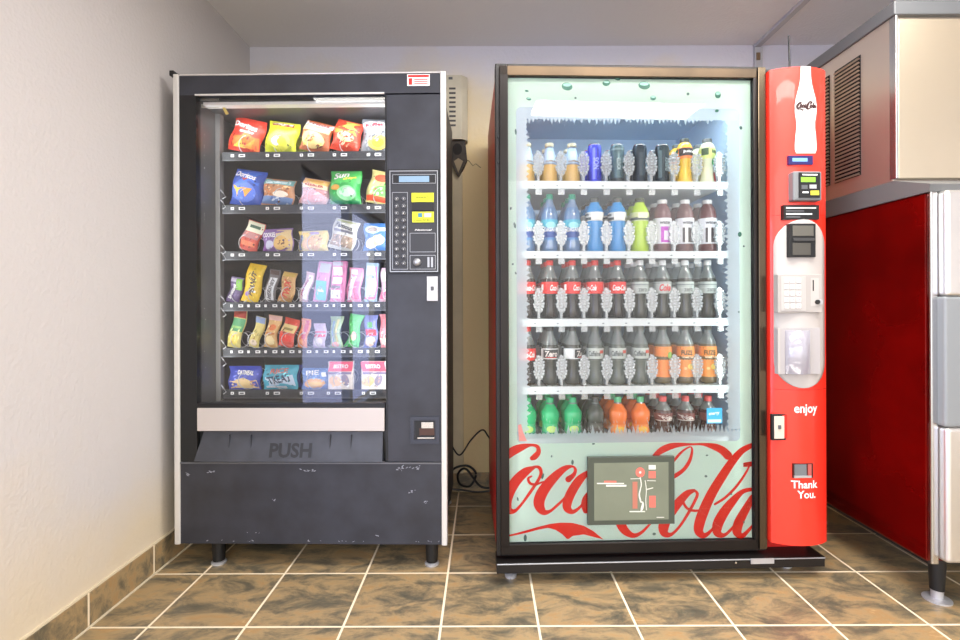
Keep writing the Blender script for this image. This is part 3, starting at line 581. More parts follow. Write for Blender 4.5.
for px, lab in ((341, 'square white cookie box with a red top, left one of the pair'), (374, 'square white cookie box with a red top, right one of the pair')):
    place_pack('cookie_box', px, 361, 389, 24, (236, 226, 218), [('r', .01, .64, .99, .99, (226, 84, 110)), ('t', 'BISTRO', .5, .82, .6, .14, Wh), ('r', .01, .54, .99, .62, (130, 120, 150)), ('e', .3, .3, .26, .18, (232, 190, 140)), ('e', .72, .34, .16, .2, (150, 140, 160)), ('s', .1, .1, .9, .45, [(240, 210, 160), (200, 160, 150)], 9)], lab, 'cookie box', 0, row6, .014, box=True, group='red-topped cookie boxes on the bottom tray', lean=2)

# ================================================================== DRINKS MACHINE
KR = R(1.9); KX0, KY0 = (496-CX)*1.775/FPX, 1.775
KF = Frame(KX0, KY0, KR); K_ = KF.loc
coke = thing('vending_machine', 'glass-front red drinks vending machine full of bottles with a big cursive logo', 'vending machine', (KX0, KY0, 0), KR)
def X(px, py=300, ly=0): return K_(px, py, ly)[0]
def Z(py, px=630, ly=0): return K_(px, py, ly)[1]
M_brz_dim = mat((36, 30, 28), .32, .5, noise=.3, nscale=3); M_brz_lit = mat((92, 76, 58), .3, .7, noise=.3, nscale=4); M_brk = mat((30, 27, 26), .4, .3); M_brz2 = mat((96, 84, 68), .25, .85)  # bronze trim in two tones: lit top and darker sides painted in
M_cred = mat((238, 52, 36), .33, 0, .5, coat=.3); M_side = mat((190, 30, 24), .4)
KT, KB = Z(65), Z(568); KD = .74
XE = X(826.5, 300, -.028)
gx0, gx1, gz1, gz0 = X(508), X(753), Z(77.5), Z(541.5)
# cabinet shell
b = MB(); XP = X(765)
for q in ((.004, .05, .05, KD, .07, KT-.008), (XP+.16, XP+.19, .05, KD, .07, KT-.008), (XP-.02, XP+.01, .05, KD, .07, KT-.05), (.05, XP+.16, .05, KD, KT-.05, KT-.008), (.05, XP+.16, .05, KD, .07, .13), (.05, XP+.16, KD-.04, KD, .13, KT-.05)):
    b.box(*q, M_side)
b.build('cabinet', coke, bevel=.004)['label'] = 'red painted cabinet'
M_lin = mat((196, 218, 240), .4, noise=.05, nscale=4)
M_lin2 = mat((150, 160, 150), .5)
b = MB(); li = .66; a0, a1, c0, c1 = gx0-.0, gx1+.0, gz0+.02, gz1-.005
b.box(a0-.01, a0, .05, li, c0, c1, M_lin); b.box(a1, a1+.01, .05, li, c0, c1, M_lin); b.box(a0, a1, li, li+.01, c0, c1, M_lin); b.box(a0, a1, .05, li, c0-.01, c0, M_lin); b.box(a0, a1, .05, li, c1, c1+.01, M_lin)
b.build('liner', coke)
# door frame
b = MB()
b.box(0, gx0, 0, .05, Z(553.5), KT, M_brk); b.box(gx0, X(765), 0, .05, gz1, KT, M_brk); b.box(gx1, X(765), 0, .05, Z(553.5), gz1, M_brk); b.box(gx0, gx1, 0, .05, Z(553.5), gz0, M_brk)
b.build('door_frame', coke, bevel=.003)
b = MB()
b.box(X(500), X(508.5), -.010, 0, gz0-.01, KT-.012, M_brz_dim); b.box(X(500), X(756), -.010, 0, gz1-.001, KT-.012, M_brz_lit); b.box(gx1-.001, X(756), -.010, 0, gz0-.01, gz1, M_brz_dim)
b.box(X(500), X(756), -.010, 0, Z(551), gz0+.002, M_brz_dim); b.box(X(757.5), X(765), -.010, 0, Z(551), KT-.006, M_brz2)
for py in (138, 163): b.lathe([(.006, 0), (.006, -.004)], M_dblk, 12, (X(499.3), 0, Z(py)), 'y')
b.build('frame_trim', coke, bevel=.003)['label'] = 'bronze metal trim around the glass'
# bottom rail + base
b = MB(); b.box(-.002, XE-.01, -.03, .06, Z(566.5), Z(556.5), M_brk); b.box(-.002, XE-.01, -.033, -.03, Z(558), Z(556.8), M_rim); b.build('bumper_rail', coke, bevel=.004)
b = MB(); b.box(X(750, 556, -.03), X(773, 556, -.03), -.037, -.033, Z(558.5, 760), Z(553.5, 760), M_silver); b.lathe([(.004, 0), (.004, -.003)], M_chrome, 10, (X(735, 556, -.03), -.033, Z(557.5, 735)), 'y'); b.build('serial_plate', coke)
b = MB(); b.box(.03, X(812), .01, .70, .035, .075, M_dblk); b.box(.02, XE-.06, .02, .70, .075, Z(567), M_dblk); b.build('base', coke)
lg = None
for px, ly in ((510, .0), (795, .03), (510, .62), (795, .62)):
    if lg is None:
        b = MB(); b.cyl((0, 0, .015), .010, .03, M_silver, n=12); b.lathe([(.022, 0), (.022, .010), (.012, .017)], M_silver, 16); lg = b.build('leg', coke); o = lg
    else: o = lg.copy(); C.objects.link(o)
    o.location = (X(px, 575, .0)+.006, ly+.035, 0)
# glass pane
b = MB(); b.box(gx0-.006, gx1+.006, .002, .006, gz0-.006, gz1+.006, pane_mat('drinks_window_glass', ior=1.38)); gp = b.build('glass_pane', coke)
# printed film behind the pane
PY = .009; FP = flat(PY)
M_film = sheer_mat('pale_green_print', (220, 244, 226), .03, .38, 0)
M_frost = sheer_mat('white_frost_print', (222, 234, 238), .30, .5, 0)
hx0, hx1, hz0, hz1 = X(517), X(741), Z(443), Z(107)
b = MB()
def rect(x0, z0, x1, z1, m, off=0): b.add([(x0, PY-off, z0), (x1, PY-off, z0), (x1, PY-off, z1), (x0, PY-off, z1)], [(0, 1, 2, 3)], m)
e = .002
rect(gx0+e, gz0+e, gx1-e, hz0, M_film); rect(gx0+e, hz1, gx1-e, gz1-e, M_film); rect(gx0+e, hz0, hx0, hz1, M_film); rect(hx1, hz0, gx1-e, hz1, M_film)
for cx, cz, sx, sz in ((hx0, hz0, 1, 1), (hx1, hz0, -1, 1), (hx0, hz1, 1, -1), (hx1, hz1, -1, -1)):
    r = .018; pts = [(cx, PY, cz)] + [(cx+sx*r*(1-math.sin(t)), PY, cz+sz*r*(1-math.cos(t))) for t in [math.pi/2*k/6 for k in range(7)]]
    b.add(pts, [tuple(range(len(pts)))], M_film)
# frost with a ragged, icicle edge
ix0, ix1, iz0, iz1 = X(530), X(727), Z(431), Z(119)
def jag(n, a, lo, hi, p=.5):
    out = []
    for k in range(n+1):
        out.append((k/n, a + (random.uniform(lo, hi) if k % 2 else random.uniform(lo*.1, lo*.9)*p)))
    return out
def strip(pts_a, pts_b, m, off=0.0008):
    vs = [(x, PY+off, z) for x, z in pts_a] + [(x, PY+off, z) for x, z in pts_b]; n = len(pts_a)
    b.add(vs, [(k, k+1, n+k+1, n+k) for k in range(n-1)], m)
J = jag(120, 0, .004, .030); strip([(hx0+(hx1-hx0)*t, hz1) for t, _ in J], [(hx0+(hx1-hx0)*t, iz1+.004-d*.8) for t, d in J], M_frost)
J = jag(110, 0, .004, .036); strip([(hx0+(hx1-hx0)*t, hz0) for t, _ in J], [(hx0+(hx1-hx0)*t, iz0+d-.012) for t, d in J], M_frost)
J = jag(120, 0, .002, .016); strip([(hx0, iz0+(iz1-iz0)*t) for t, _ in J], [(ix0-.012+d, iz0+(iz1-iz0)*t) for t, d in J], M_frost)
J = jag(120, 0, .002, .016); strip([(hx1, iz0+(iz1-iz0)*t) for t, _ in J], [(ix1+.010-d, iz0+(iz1-iz0)*t) for t, d in J], M_frost)
# loose frost flecks along the ragged edge
for k in range(420):
    side = random.choice('LRTBBB')
    x = {'L': X(527)+abs(random.gauss(0, .012)), 'R': X(728)-abs(random.gauss(0, .010))}.get(side, random.uniform(X(524), X(730)))
    z = {'T': Z(120)-abs(random.gauss(0, .008)), 'B': Z(432)+abs(random.gauss(0, .02))}.get(side, random.uniform(Z(430), Z(122)))
    a, q = (.0007, random.uniform(.003, .010)) if side in 'TB' else (random.uniform(.002, .007), .0008)
    b.add([(x-a, PY+.0008, z), (x, PY+.0008, z-q), (x+a, PY+.0008, z), (x, PY+.0008, z+q)], [(0, 1, 2, 3)], M_frost)
# water drops printed on the film
M_dg = mat((24, 110, 86), .3); M_dl = mat((160, 214, 196), .3); M_dk = mat((60, 96, 88), .4)
for px, py, rx, ry in ((567.5, 85.5, 5.5, 4), (607, 82, 4, 3), (645, 84.5, 6, 4), (618, 77.8, 3, 1.5), (719, 94, 3, 3.5), (654, 97, 3, 2.5), (558, 104, 3, 2), (529, 98, 2.5, 1.5), (664, 104, 2, 2), (689, 93, 1.5, 1.5), (718, 110, 2, 1.5), (527, 90, 2, 1), (742, 127, 1.5, 2), (741, 234, 2, 2.6), (515, 225, 1.2, 3), (516, 131, 1, 3), (511, 208, 1, 1.5), (745, 246, 1, 1), (740, 312, 1, .8), (513, 264, 1, 1), (516, 273, .8, 1.4),
                       (525.5, 541-2, 1.6, 3.5), (573, 463, 1.3, 2.6), (543, 477, 1.2, 3), (552, 457, .8, 1.2), (594, 444.5, 1.6, .8), (518, 500, .8, 2), (655, 535, 1.8, 1.4), (707, 477, 1.5, 1.2), (745, 523, 1, 1.2), (732, 495, 1.4, .8), (708, 456, 1.3, .8), (608, 106, 2, 1.2), (576, 97, 1.2, 1)):
    w = X(px+rx)-X(px); b.p_ell(FP, X(px, py), Z(py, px), w, ry/FPX*1.78, M_dk if rx < 2 else M_dg, .0010, random.uniform(-15, 15), 12, 1)
    if rx > 2: b.p_ell(FP, X(px, py), Z(py-ry*.4, px), w*.75, ry*.45/FPX*1.78, M_dl, .0014, 0, 12, 1)
# cursive logo (cropped by the frame as in the photo); pts given as photo measurements
M_logo = sheer_mat('logo_red', (222, 34, 20), 0, .2, 0)
def clipmap(u, v, off):
    x, z = X(u, v, PY), Z(v, u, PY)
    return (min(max(x, gx0+.002), gx1-.002), PY-off, z)
A = lambda *p: [(490+x/5.333, 430+y/5.333, w/5.333) for x, y, w in p]
B = lambda *p: [(620+x/5.333, 430+y/5.333, w/5.333) for x, y, w in p]
for s in (
    A((20,215,30),(60,165,36),(110,120,46),(160,95,40),(215,80,16),(252,88,20),(258,118,26),(238,142,32),(224,150,24)),                       # C hook
    A((285,275,8),(240,290,14),(212,282,14),(204,258,14),(222,246,8)),                                                                          # o inner loop
    A((238,198,14),(190,222,44),(140,270,54),(104,330,56),(88,385,54),(98,425,44),(130,432,20),(168,395,14),(215,330,16),(255,270,16),(272,230,18),(262,200,18),(235,195,12)),
    A((418,262,34),(446,238,22),(455,212,16),(440,194,12),(400,204,30),(350,244,46),(300,300,56),(268,355,60),(262,400,56),(285,436,36),(320,432,16),(365,395,14),(400,360,14),(440,310,12)),    # c
    A((530,220,20),(480,262,44),(440,320,50),(415,375,50),(412,415,44),(440,436,24),(480,410,14),(530,350,12)),                                 # a bowl
    A((540,330,30),(520,360,44),(505,395,40),(510,430,30)),
    B((-30,380,40),(-20,430,50),(0,490,52),(25,535,44),(70,562,26),(115,545,16),(160,500,12)),                                                  # C of the second word
    B((170,150,16),(215,112,34),(265,88,34),(320,78,22),(380,76,12),(440,76,14),(500,88,34),(545,108,42),(575,136,46)),                          # ribbon
    B((270,185,14),(315,130,14),(350,100,10),(376,90,8),(384,110,12),(372,160,18),(340,210,20),(290,246,22),(255,260,18)),
    B((395,322,16),(355,340,36),(300,400,50),(255,460,56),(232,515,56),(240,552,40),(275,555,18),(320,510,14),(365,440,16),(400,375,16),(412,340,16),(395,320,12)),   # o
    B((440,424,8),(400,430,14),(362,420,14),(340,392,14),(336,360,10)),
    B((706,80,26),(650,110,34),(600,165,42),(545,245,48),(490,335,52),(450,420,56),(425,490,56),(420,540,48),(450,562,28),(490,530,14),(530,470,12)),                      # l
    B((706,180,28),(660,185,22),(690,178,10),(672,225,12),(620,300,14),(560,360,14),(505,395,12)),
    B((700,316,20),(650,330,26),(595,385,44),(550,445,54),(520,505,56),(520,548,44),(555,560,20),(600,520,14),(650,450,14),(700,370,14)),     # a
    B((706,360,34),(660,440,46),(630,500,52),(625,545,48),(655,562,26),(706,510,14))):
    b.p_stroke(clipmap, s, M_logo, .0010)
up = [(74,562),(130,552),(200,532),(260,515),(320,500),(380,493),(440,495),(500,510),(550,538),(604,582)]
dn = [(74,572),(130,562),(200,546),(260,530),(310,521),(350,532),(385,555),(414,584),(440,564),(500,556),(604,583)]
def P1(q): return clipmap(490+q[0]/5.333, 430+q[1]/5.333, .0012)
def lerp(poly, n):
    out = []
    for k in range(n+1):
        x = 74 + (604-74)*k/n
        for i in range(len(poly)-1):
            if poly[i][0] <= x <= poly[i+1][0]+.01:
                t = (x-poly[i][0])/max(poly[i+1][0]-poly[i][0], 1e-6); out.append((x, poly[i][1]+(poly[i+1][1]-poly[i][1])*t)); break
    return out
ua, da = lerp(up, 60), lerp(dn, 60)
b.add([P1(q) for q in ua]+[P1(q) for q in da], [(k, k+1, 61+k+1, 61+k) for k in range(60)], M_logo)
# pink corner lettering remnant left of the bottles
b.p_poly(clipmap, [(518, 425), (521, 424), (523, 432), (527, 441), (519, 441)], mat((236, 150, 140), .5), .0016)
b.build('printed_film', coke)['label'] = 'pale green print with a red cursive logo and frosted edge'
# small blue square sticker
b = MB(); b.p_rect(flat(.0018), X(706.5), Z(424.5), X(722), Z(409), mat((60, 160, 214), .5), .0004); b.p_rect(flat(.0018), X(707.5), Z(423.5), X(721), Z(420.5), mat((190, 226, 240), .5), .0008); b.p_text(flat(.0018), 'energy', X(714), Z(415), X(720)-X(709), .012, mat((224, 240, 250), .5), .0012, 6, shear=.3)
b.build('energy_sticker', coke)['label'] = 'small blue square sticker'
# delivery door in the lower glass
M_dd = mat((66, 72, 62), .3); M_dd2 = mat((116, 122, 104), .25, 0, .5, noise=.08, nscale=5); M_pink = mat((216, 110, 96), .4); M_line = mat((216, 216, 204), .4)
b = MB(); b.box(X(586.5), X(672.5), -.012, .0015, Z(523), Z(456), M_dd)
y = -.013; b.box(X(592.5), X(666.5), y, -.012, Z(518.5), Z(461.5), M_dd2)
F = lambda u, v, off: (X(u, v, y), y-off, Z(v, u, y)); FZ = lambda q: (580+q[0]/8.53, 450+q[1]/8.53)
b.p_ell(F, *FZ((513, 190)), 4.6, 5, M_pink, .0006, 0, 20, 1); b.p_ell(F, *FZ((513, 190)), 1.2, 1.3, M_line, .001, 0, 10, 1)
b.p_rect(F, *FZ((585, 240)), *FZ((645, 180)), M_pink, .0006, 1, 1); b.p_rect(F, *FZ((448, 500)), *FZ((490, 270)), mat((176, 110, 92), .4), .0005, 1, 1); b.p_rect(F, *FZ((590, 490)), *FZ((645, 390)), M_pink, .0005, 1, 1)
b.p_rect(F, *FZ((585, 165)), *FZ((645, 128)), M_line, .0008, 1, 1)
b.p_rect(F, *FZ((222, 312)), *FZ((395, 296)), M_line, .0006, 1, 1); b.p_rect(F, *FZ((145, 290)), *FZ((375, 280)), M_line, .0006, 1, 1); b.p_rect(F, *FZ((205, 278)), *FZ((310, 262)), M_pink, .0007, 1, 1)
for s in ([(430, 245, 5), (515, 243, 5)], [(513, 235, 9), (522, 290, 9), (515, 330, 9), (505, 380, 12), (515, 430, 14)], [(515, 440, 12), (535, 450, 14), (530, 490, 22), (520, 520, 12)], [(425, 524, 10), (550, 524, 10)], [(555, 260, 6), (565, 340, 6), (560, 430, 6), (566, 510, 6)], [(570, 260, 5), (645, 262, 5)], [(570, 335, 8), (620, 322, 8)], [(655, 573, 6), (715, 573, 6)]):
    b.p_stroke(F, [(*FZ(p[:2]), p[2]/8.53) for p in s], M_line, .0012, 4)
b.build('delivery_door', coke, bevel=.0)['label'] = 'dark green-grey delivery door with drawn instructions'

# ---------------- curved red panel on the right
px0, px1 = 766, 826.5; QX0, QX1 = X(766), XE
def bulge(x):
    t = (x-QX0)/(QX1-QX0); t = min(max(t, 0), 1)
    return -(.012+.045*math.sin(math.pi*min(max(t*.92+.04, 0), 1))**.6)
def FR(u, v, off):                                          # u, v = machine coordinates
    return (u, bulge(u)-off, v)
def surf(px, py):                                           # where a measurement meets the curved face
    y = -.04
    for _ in range(8): x, z = K_(px, py, y); y = bulge(x)
    return x, z
def xr(px, py=300): return surf(px, py)[0]
def zr(py, px=800): return surf(px, py)[1]
ZT_, ZB_ = zr(66.5), zr(546)
b = MB(); n = 24
prof = [(QX0+(QX1-QX0)*k/n, bulge(QX0+(QX1-QX0)*k/n)) for k in range(n+1)] + [(QX1, .05), (QX0, .05)]
b.prismz(prof, ZB_, ZT_, M_cred, True)
panel = b.build('control_panel', coke); panel['label'] = 'curved bright red control panel'
b = MB()
for py in (214.5, 390): b.p_rect(FR, QX0+.003, zr(py)-.0008, QX1-.003, zr(py)+.0008, mat((150, 22, 16), .5), .0006, 20, 1)
b.build('panel_seam', panel)
# white bottle silhouette with the little cursive name
half = [(66.5, 5), (76, 5.2), (84, 6.2), (92, 8.2), (99, 10), (106, 11), (114, 10.7), (122, 9.4), (128, 9.3), (136, 10.3), (145, 10.9), (150, 10.9), (153.5, 9.5)]
b = MB(); vs = []; cxp = 805.5
def FRp(u, v, off):
    x, z = surf(u, v); return (x, bulge(x)-off, z)
for py, hw in half:
    for k in range(9): vs.append(FRp(cxp-hw+2*hw*k/8, py, .0012))
b.add(vs, [(9*j+k, 9*j+k+1, 9*(j+1)+k+1, 9*(j+1)+k) for j in range(len(half)-1) for k in range(8)], mat((206, 200, 196), .4), True)
Mk = mat((50, 14, 14), .5)
SC = lambda *p: [(796.3+x*.095, 101.8+y*.095, w*.19) for x, y, w in p]
for s in (SC((30,20,10),(45,12,10),(40,5,6),(20,25,12),(5,50,14),(12,70,10),(35,60,5)), SC((48,30,8),(38,50,10),(44,64,6),(56,45,5),(50,30,5)), SC((72,32,6),(60,50,9),(68,64,5),(82,45,4)), SC((92,30,6),(80,50,9),(88,64,5),(98,40,6),(96,62,6)),
          SC((128,14,8),(112,40,14),(108,66,14),(125,78,8),(145,60,4)), SC((118,18,5),(140,2,8),(160,10,8),(142,24,5)), SC((152,34,6),(142,54,9),(150,68,6),(160,48,5),(152,34,5)), SC((184,8,5),(170,45,8),(172,66,6)), SC((192,36,6),(180,54,9),(186,66,5),(198,44,6),(198,66,6)), SC((8,84,3),(40,78,5),(60,88,8),(75,84,3))):
    b.p_stroke(FRp, s, Mk, .0022, 4)
b.build('bottle_print', panel)['label'] = 'white bottle silhouette with a small dark cursive name'
def plate(b, a0, a1, c0, c1, y0, y1, m): b.box(K_(a0, 300, y0)[0], K_(a1, 300, y0)[0], y0, y1, K_(800, c1, y0)[1], K_(800, c0, y0)[1], m)
yc = -.057
b = MB(); plate(b, 789.5, 813.5, 155.5, 164.5, yc-.003, yc+.02, mat((40, 36, 90), .3)); plate(b, 793, 808, 158, 161.5, yc-.0036, yc-.003, mat((120, 170, 240), .3)); b.build('price_display', panel, bevel=.001)
b = MB(); plate(b, 794, 822.5, 171, 200.5, yc-.022, yc+.02, mat((118, 120, 122), .4)); cr = b.build('card_reader', panel, bevel=.006, seg=3)
M_lcd = mat((130, 190, 60), .35)
b = MB(); plate(b, 799.5, 820.5, 172.5, 197.5, yc-.025, yc-.021, M_dblk); plate(b, 801.5, 816, 177, 182, yc-.0256, yc-.025, M_lcd); plate(b, 811, 819.5, 190.5, 195, yc-.0256, yc-.025, mat((206, 196, 60), .4))
plate(b, 802, 808, 185, 189, yc-.0256, yc-.025, M_greyk); plate(b, 810, 817, 184.5, 188.5, yc-.0256, yc-.025, M_silver); plate(b, 803, 809, 191.5, 193, yc-.0256, yc-.025, M_white); plate(b, 803, 818, 174, 175.2, yc-.0256, yc-.025, M_white)
b.build('reader_screen', cr)
b = MB(); plate(b, 784, 819.5, 205, 219.5, yc-.002, yc+.02, M_dblk)
for k, w in enumerate((30, 18, 26, 14)): plate(b, 786.5, 786.5+w, 207.2+k*3, 208.6+k*3, yc-.0024, yc-.002, M_greyk if k % 2 else M_white)
b.build('instruction_sticker', panel)['label'] = 'black sticker with rows of white print'
# pale oval bezel
M_pale = mat((180, 175, 170), .45)
b = MB(); pts = []
x0, x1, z0, z1 = xr(772.5), xr(823.5), zr(388), zr(219.5); r = (x1-x0)/2; cxm = (x0+x1)/2
rows_ = [z0 + r*(1-math.cos(t)) for t in [math.pi/2*k/8 for k in range(9)]]; rows_ += [z1 - r*(1-math.cos(t)) for t in [math.pi/2*(8-k)/8 for k in range(9)]]
vs = []
for z in rows_:
    d = r if z0+r <= z <= z1-r else math.sqrt(max(r*r-((z0+r-z) if z < z0+r else (z-z1+r))**2, 0))
    for k in range(13): xx = cxm-d+2*d*k/12; vs.append(FR(min(xx, QX1-.002), z, .006))
b.add(vs, [(13*j+k, 13*j+k+1, 13*(j+1)+k+1, 13*(j+1)+k) for j in range(len(rows_)-1) for k in range(12)], M_pale, True)
bez = b.build('pale_bezel', panel); so = bez.modifiers.new('thick', 'SOLIDIFY'); so.thickness = .008; so.offset = -1
yb = yc-.008
b = MB(); plate(b, 790, 816, 223.5, 257, yb-.006, yb+.02, M_dblk); plate(b, 793, 814, 225.5, 236, yb-.008, yb-.006, mat((110, 108, 100), .3, .5)); plate(b, 794, 815, 238, 241, yb-.011, yb-.006, mat((60, 60, 60), .3)); plate(b, 793, 811, 243, 255, yb-.008, yb-.006, mat((74, 72, 66), .3))
b.build('bill_validator', panel, bevel=.001)
b = MB(); plate(b, 778, 822, 274.5, 312.5, yb-.003, yb+.02, mat((166, 161, 156), .5)); plate(b, 781, 806, 276.5, 311, yb-.005, yb-.003, mat((176, 172, 168), .4)); kpd = b.build('keypad', panel, bevel=.002)
kb = None
for r_ in range(5):
    for c_ in range(3):
        if kb is None: b = MB(); b.box(-.0075, .0075, -.003, 0, -.008, .008, mat((226, 224, 222), .35)); b.p_text(flat(-.003), '8', 0, 0, .004, .006, mat((60, 58, 60), .5), .0003); kb = b.build('key', kpd, bevel=.001); o = kb
        else: o = kb.copy(); C.objects.link(o)
        o.location = (K_(786.5+c_*6, 300, yb-.005)[0], yb-.005, K_(800, 280.5+r_*6.4, yb-.005)[1])
b = MB(); plate(b, 812.8, 814, 280, 291, yb-.004, yb, M_dblk); plate(b, 811, 819, 278, 306, yb-.0036, yb, M_pale); b.lathe([(.008, 0), (.008, -.006)], M_dblk, 16, (xr(814), yb-.003, zr(302)), 'y'); b.lathe([(.010, 0), (.010, -.003)], M_silver, 16, (xr(816.5), yb-.002, zr(302)), 'y'); b.build('coin_slot', panel)
# bottle cup with clear door
b = MB(); plate(b, 778, 820, 328, 374, yb-.001, yb+.02, mat((170, 166, 166), .5)); plate(b, 778, 780, 328, 374, yb-.008, yb, M_pale); b.build('cup_recess', panel)
M_clr = sheer_mat('clear_plastic', (214, 214, 226), .55, .3, .12, .1)
b = MB(); ns = 12; xa, xb = xr(780), xr(807.5)
vs = []
for z in (zr(373), zr(330)):
    for k in range(ns+1): t = k/ns; vs.append((xa+(xb-xa)*t, yb-.004-.03*math.sin(math.pi*t)**.7, z))
b.add(vs, [(k, k+1, ns+2+k, ns+1+k) for k in range(ns)], M_clr, True)
o = b.build('cup_door', panel); so = o.modifiers.new('t', 'SOLIDIFY'); so.thickness = .002; o['label'] = 'clear plastic cup door'
FT = lambda u, v, off: (u, bulge(u)-off, v)
b = MB()
b.p_text(FT, 'enjoy', xr(806), zr(410), xr(817.5)-xr(795), .042, M_white, .0015, bold=.022); b.build('enjoy_lettering', panel)['label'] = 'white word near the middle of the red panel'
b = MB()
b.p_text(FT, 'Thank', xr(804.5), zr(484.5), xr(817.5)-xr(791.5), .028, M_white, .0015, bold=.022); b.p_text(FT, 'You.', xr(806), zr(494.5), xr(815)-xr(797), .028, M_white, .0015, bold=.022)
b.build('thanks_lettering', panel)['label'] = 'white two-line thanks low on the red panel'
b = MB(); b.lathe([(.045, 0), (.042, -.004)], mat((206, 34, 24), .35), 28, (xr(787), -.044, zr(427)), 'y'); plate(b, 771.5, 785.5, 414, 440, -.047, -.036, M_dblk); plate(b, 774, 784, 416, 438.5, -.050, -.047, mat((206, 196, 180), .4)); plate(b, 778, 781, 425, 429, -.053, -.050, M_greyk)
b.build('door_latch', panel, bevel=.001)
b = MB(); plate(b, 792.5, 812.5, 463.5, 478, yc-.001, yc+.01, mat((60, 20, 18), .4)); plate(b, 794, 806, 464.5, 476.5, yc-.002, yc, mat((120, 126, 132), .3, .3)); plate(b, 807.5, 811, 464.5, 476.5, yc-.003, yc, mat((180, 90, 84), .3)); plate(b, 794, 811, 476, 478, yc-.006, yc, M_silver); b.build('coin_return', panel)
# aerial and cable on the top
b = MB(); b.tube([(X(790, 60, .1), .1, KT-.01), (X(790, 60, .1), .1, KT+.005), (X(788.7, 40, .1), .1, Z(36, 789, .1))], .0035, M_dblk); b.cyl((X(790, 60, .1), .1, KT-.008), .009, .02, M_dblk); b.build('aerial', coke)
b = MB(); b.tube([(X(767), .05, KT-.008), (X(768), .05, KT+.008), (X(771.5), .05, KT+.014), (X(775), .05, KT+.009), (X(777), .05, KT-.004)], .0022, M_dblk); b.build('cable_loop', coke)
b = MB(); b.box(.01, XP+.14, .02, KD, KT-.008, KT-.001, M_dblk); b.build('top_cover', coke)
# interior lamp above the bottles
b = MB(); lx0, lx1 = a0+.03, a1-.03; b.box(lx0, lx1, .058, .10, c1-.045, c1-.001, M_white); il = b.build('lamp_housing', coke)
ll = area('cabinet_lamp_light', (0, 0, 0), (R(-22), 0, 0), lx1-lx0-.06, .05, 1.5, (.70, .86, 1.0)); ll.parent = coke; ll.location = ((lx0+lx1)/2, .13, c1-.03); ll.rotation_euler = (R(14), 0, 0)
for lx, ang in ((a1-.012, 55), (a0+.012, -55)):  # unseen side fills added behind the frame to light the shelves
    sl = area('cabinet_side_fill', (0, 0, 0), (0, 0, 0), c1-c0-.12, .016, .85, (.86, .96, .94)); sl.parent = coke; sl.location = (lx, .035, (c0+c1)/2)
    sl.rotation_euler = (Matrix.Rotation(R(ang), 3, 'Z') @ Matrix.Rotation(R(90), 3, 'X') @ Matrix.Rotation(R(90), 3, 'Z')).to_euler()
# shelves
BY = .125
SH = [(181, 189.5), (250.5, 258.5), (317.5, 326), (384.5, 393), (436, 443)]
CXS = [527.5+22.62*i for i in range(9)]
M_sh = mat((206, 212, 212), .4); M_gate = sheer_mat('clear_gate_plastic', (220, 226, 228), .66, .4, .12, .12); M_gate2 = sheer_mat('clear_gate_rib', (214, 220, 222), .42, .4, .2, .1); M_slot = mat((120, 130, 134), .5)
def XS(px, py=300, ly=BY): return K_(px, py, ly)[0]
def ZS(py, px=620, ly=BY): return K_(px, py, ly)[1]
SZ = []; sx0, sx1 = XS(522), XS(727)
gate_me = None
for si, (pa, pb) in enumerate(SH):
    z1, z0 = ZS(pa+1), ZS(pb); SZ.append(z1)
    b = MB(); b.box(sx0, sx1, BY-.012, BY-.004, z0, z1, M_sh); b.box(sx0, sx1, BY-.004, BY+.50, z1-.016, z1-.006, M_sh)
    for i in range(9):
        for k in (-1, 0, 1): b.box(XS(CXS[i])+k*.022-.006, XS(CXS[i])+k*.022+.006, BY-.004, BY+.48, z1-.006, z1-.0005, M_sh)
        b.box(XS(CXS[i]+6), XS(CXS[i]+8), BY-.0125, BY-.012, z0+.009, z0+.013, M_slot)
    o = b.build('shelf', coke)
    for i in range(9):
        gx = XS(CXS[i]+11.3)
        if gate_me is None:
            b = MB(); rr = random.Random(3); H_ = .120; n_ = 26; prof = []
            prof = [(.005, 0), (.005, .022), (.013, .028), (.016, .034), (.016, .042), (.021, .042), (.021, .056), (.0175, .058), (.0175, .070), (.022, .072), (.022, .084), (.016, .088), (.016, .098), (.010, .102), (.010, .112), (.005, .118)]
            poly = [(w, z) for w, z in prof] + [(-w*.92, z+.003) for w, z in reversed(prof)]
            b.prism(poly, -.003, .003, M_gate)
            for k in range(7):                                 # small ribs and teeth moulded on the gate
                z = .030+k*.0115; w = (.011, .016, .019, .014, .018, .018, .012)[k]
                b.box(-w-.003, -w+.003, -.007, .004, z, z+.007, M_gate2); b.box(w-.003, w+.003, -.007, .004, z+.003, z+.010, M_gate2)
                b.box(-.004, .003, -.006, -.003, z+.002, z+.006, M_gate2)
            b.box(-.001, .001, -.003, .25, .0, .045, M_gate2)
            g = b.build('gate', o); gate_me = g.data
        else:
            g = bpy.data.objects.new('gate', gate_me); C.objects.link(g); g.parent = o
        g.location = (gx, BY+.002, z1)
        if si == 4: bpy.data.objects.remove(g)
    if si < 4:
        for i in range(9):
            b = MB(); b.box(-.012, .012, -.002, .002, -.022, 0, M_gate); g = b.build('label_clip', o); g.location = (XS(CXS[i]+11.3), BY-.004, z0)
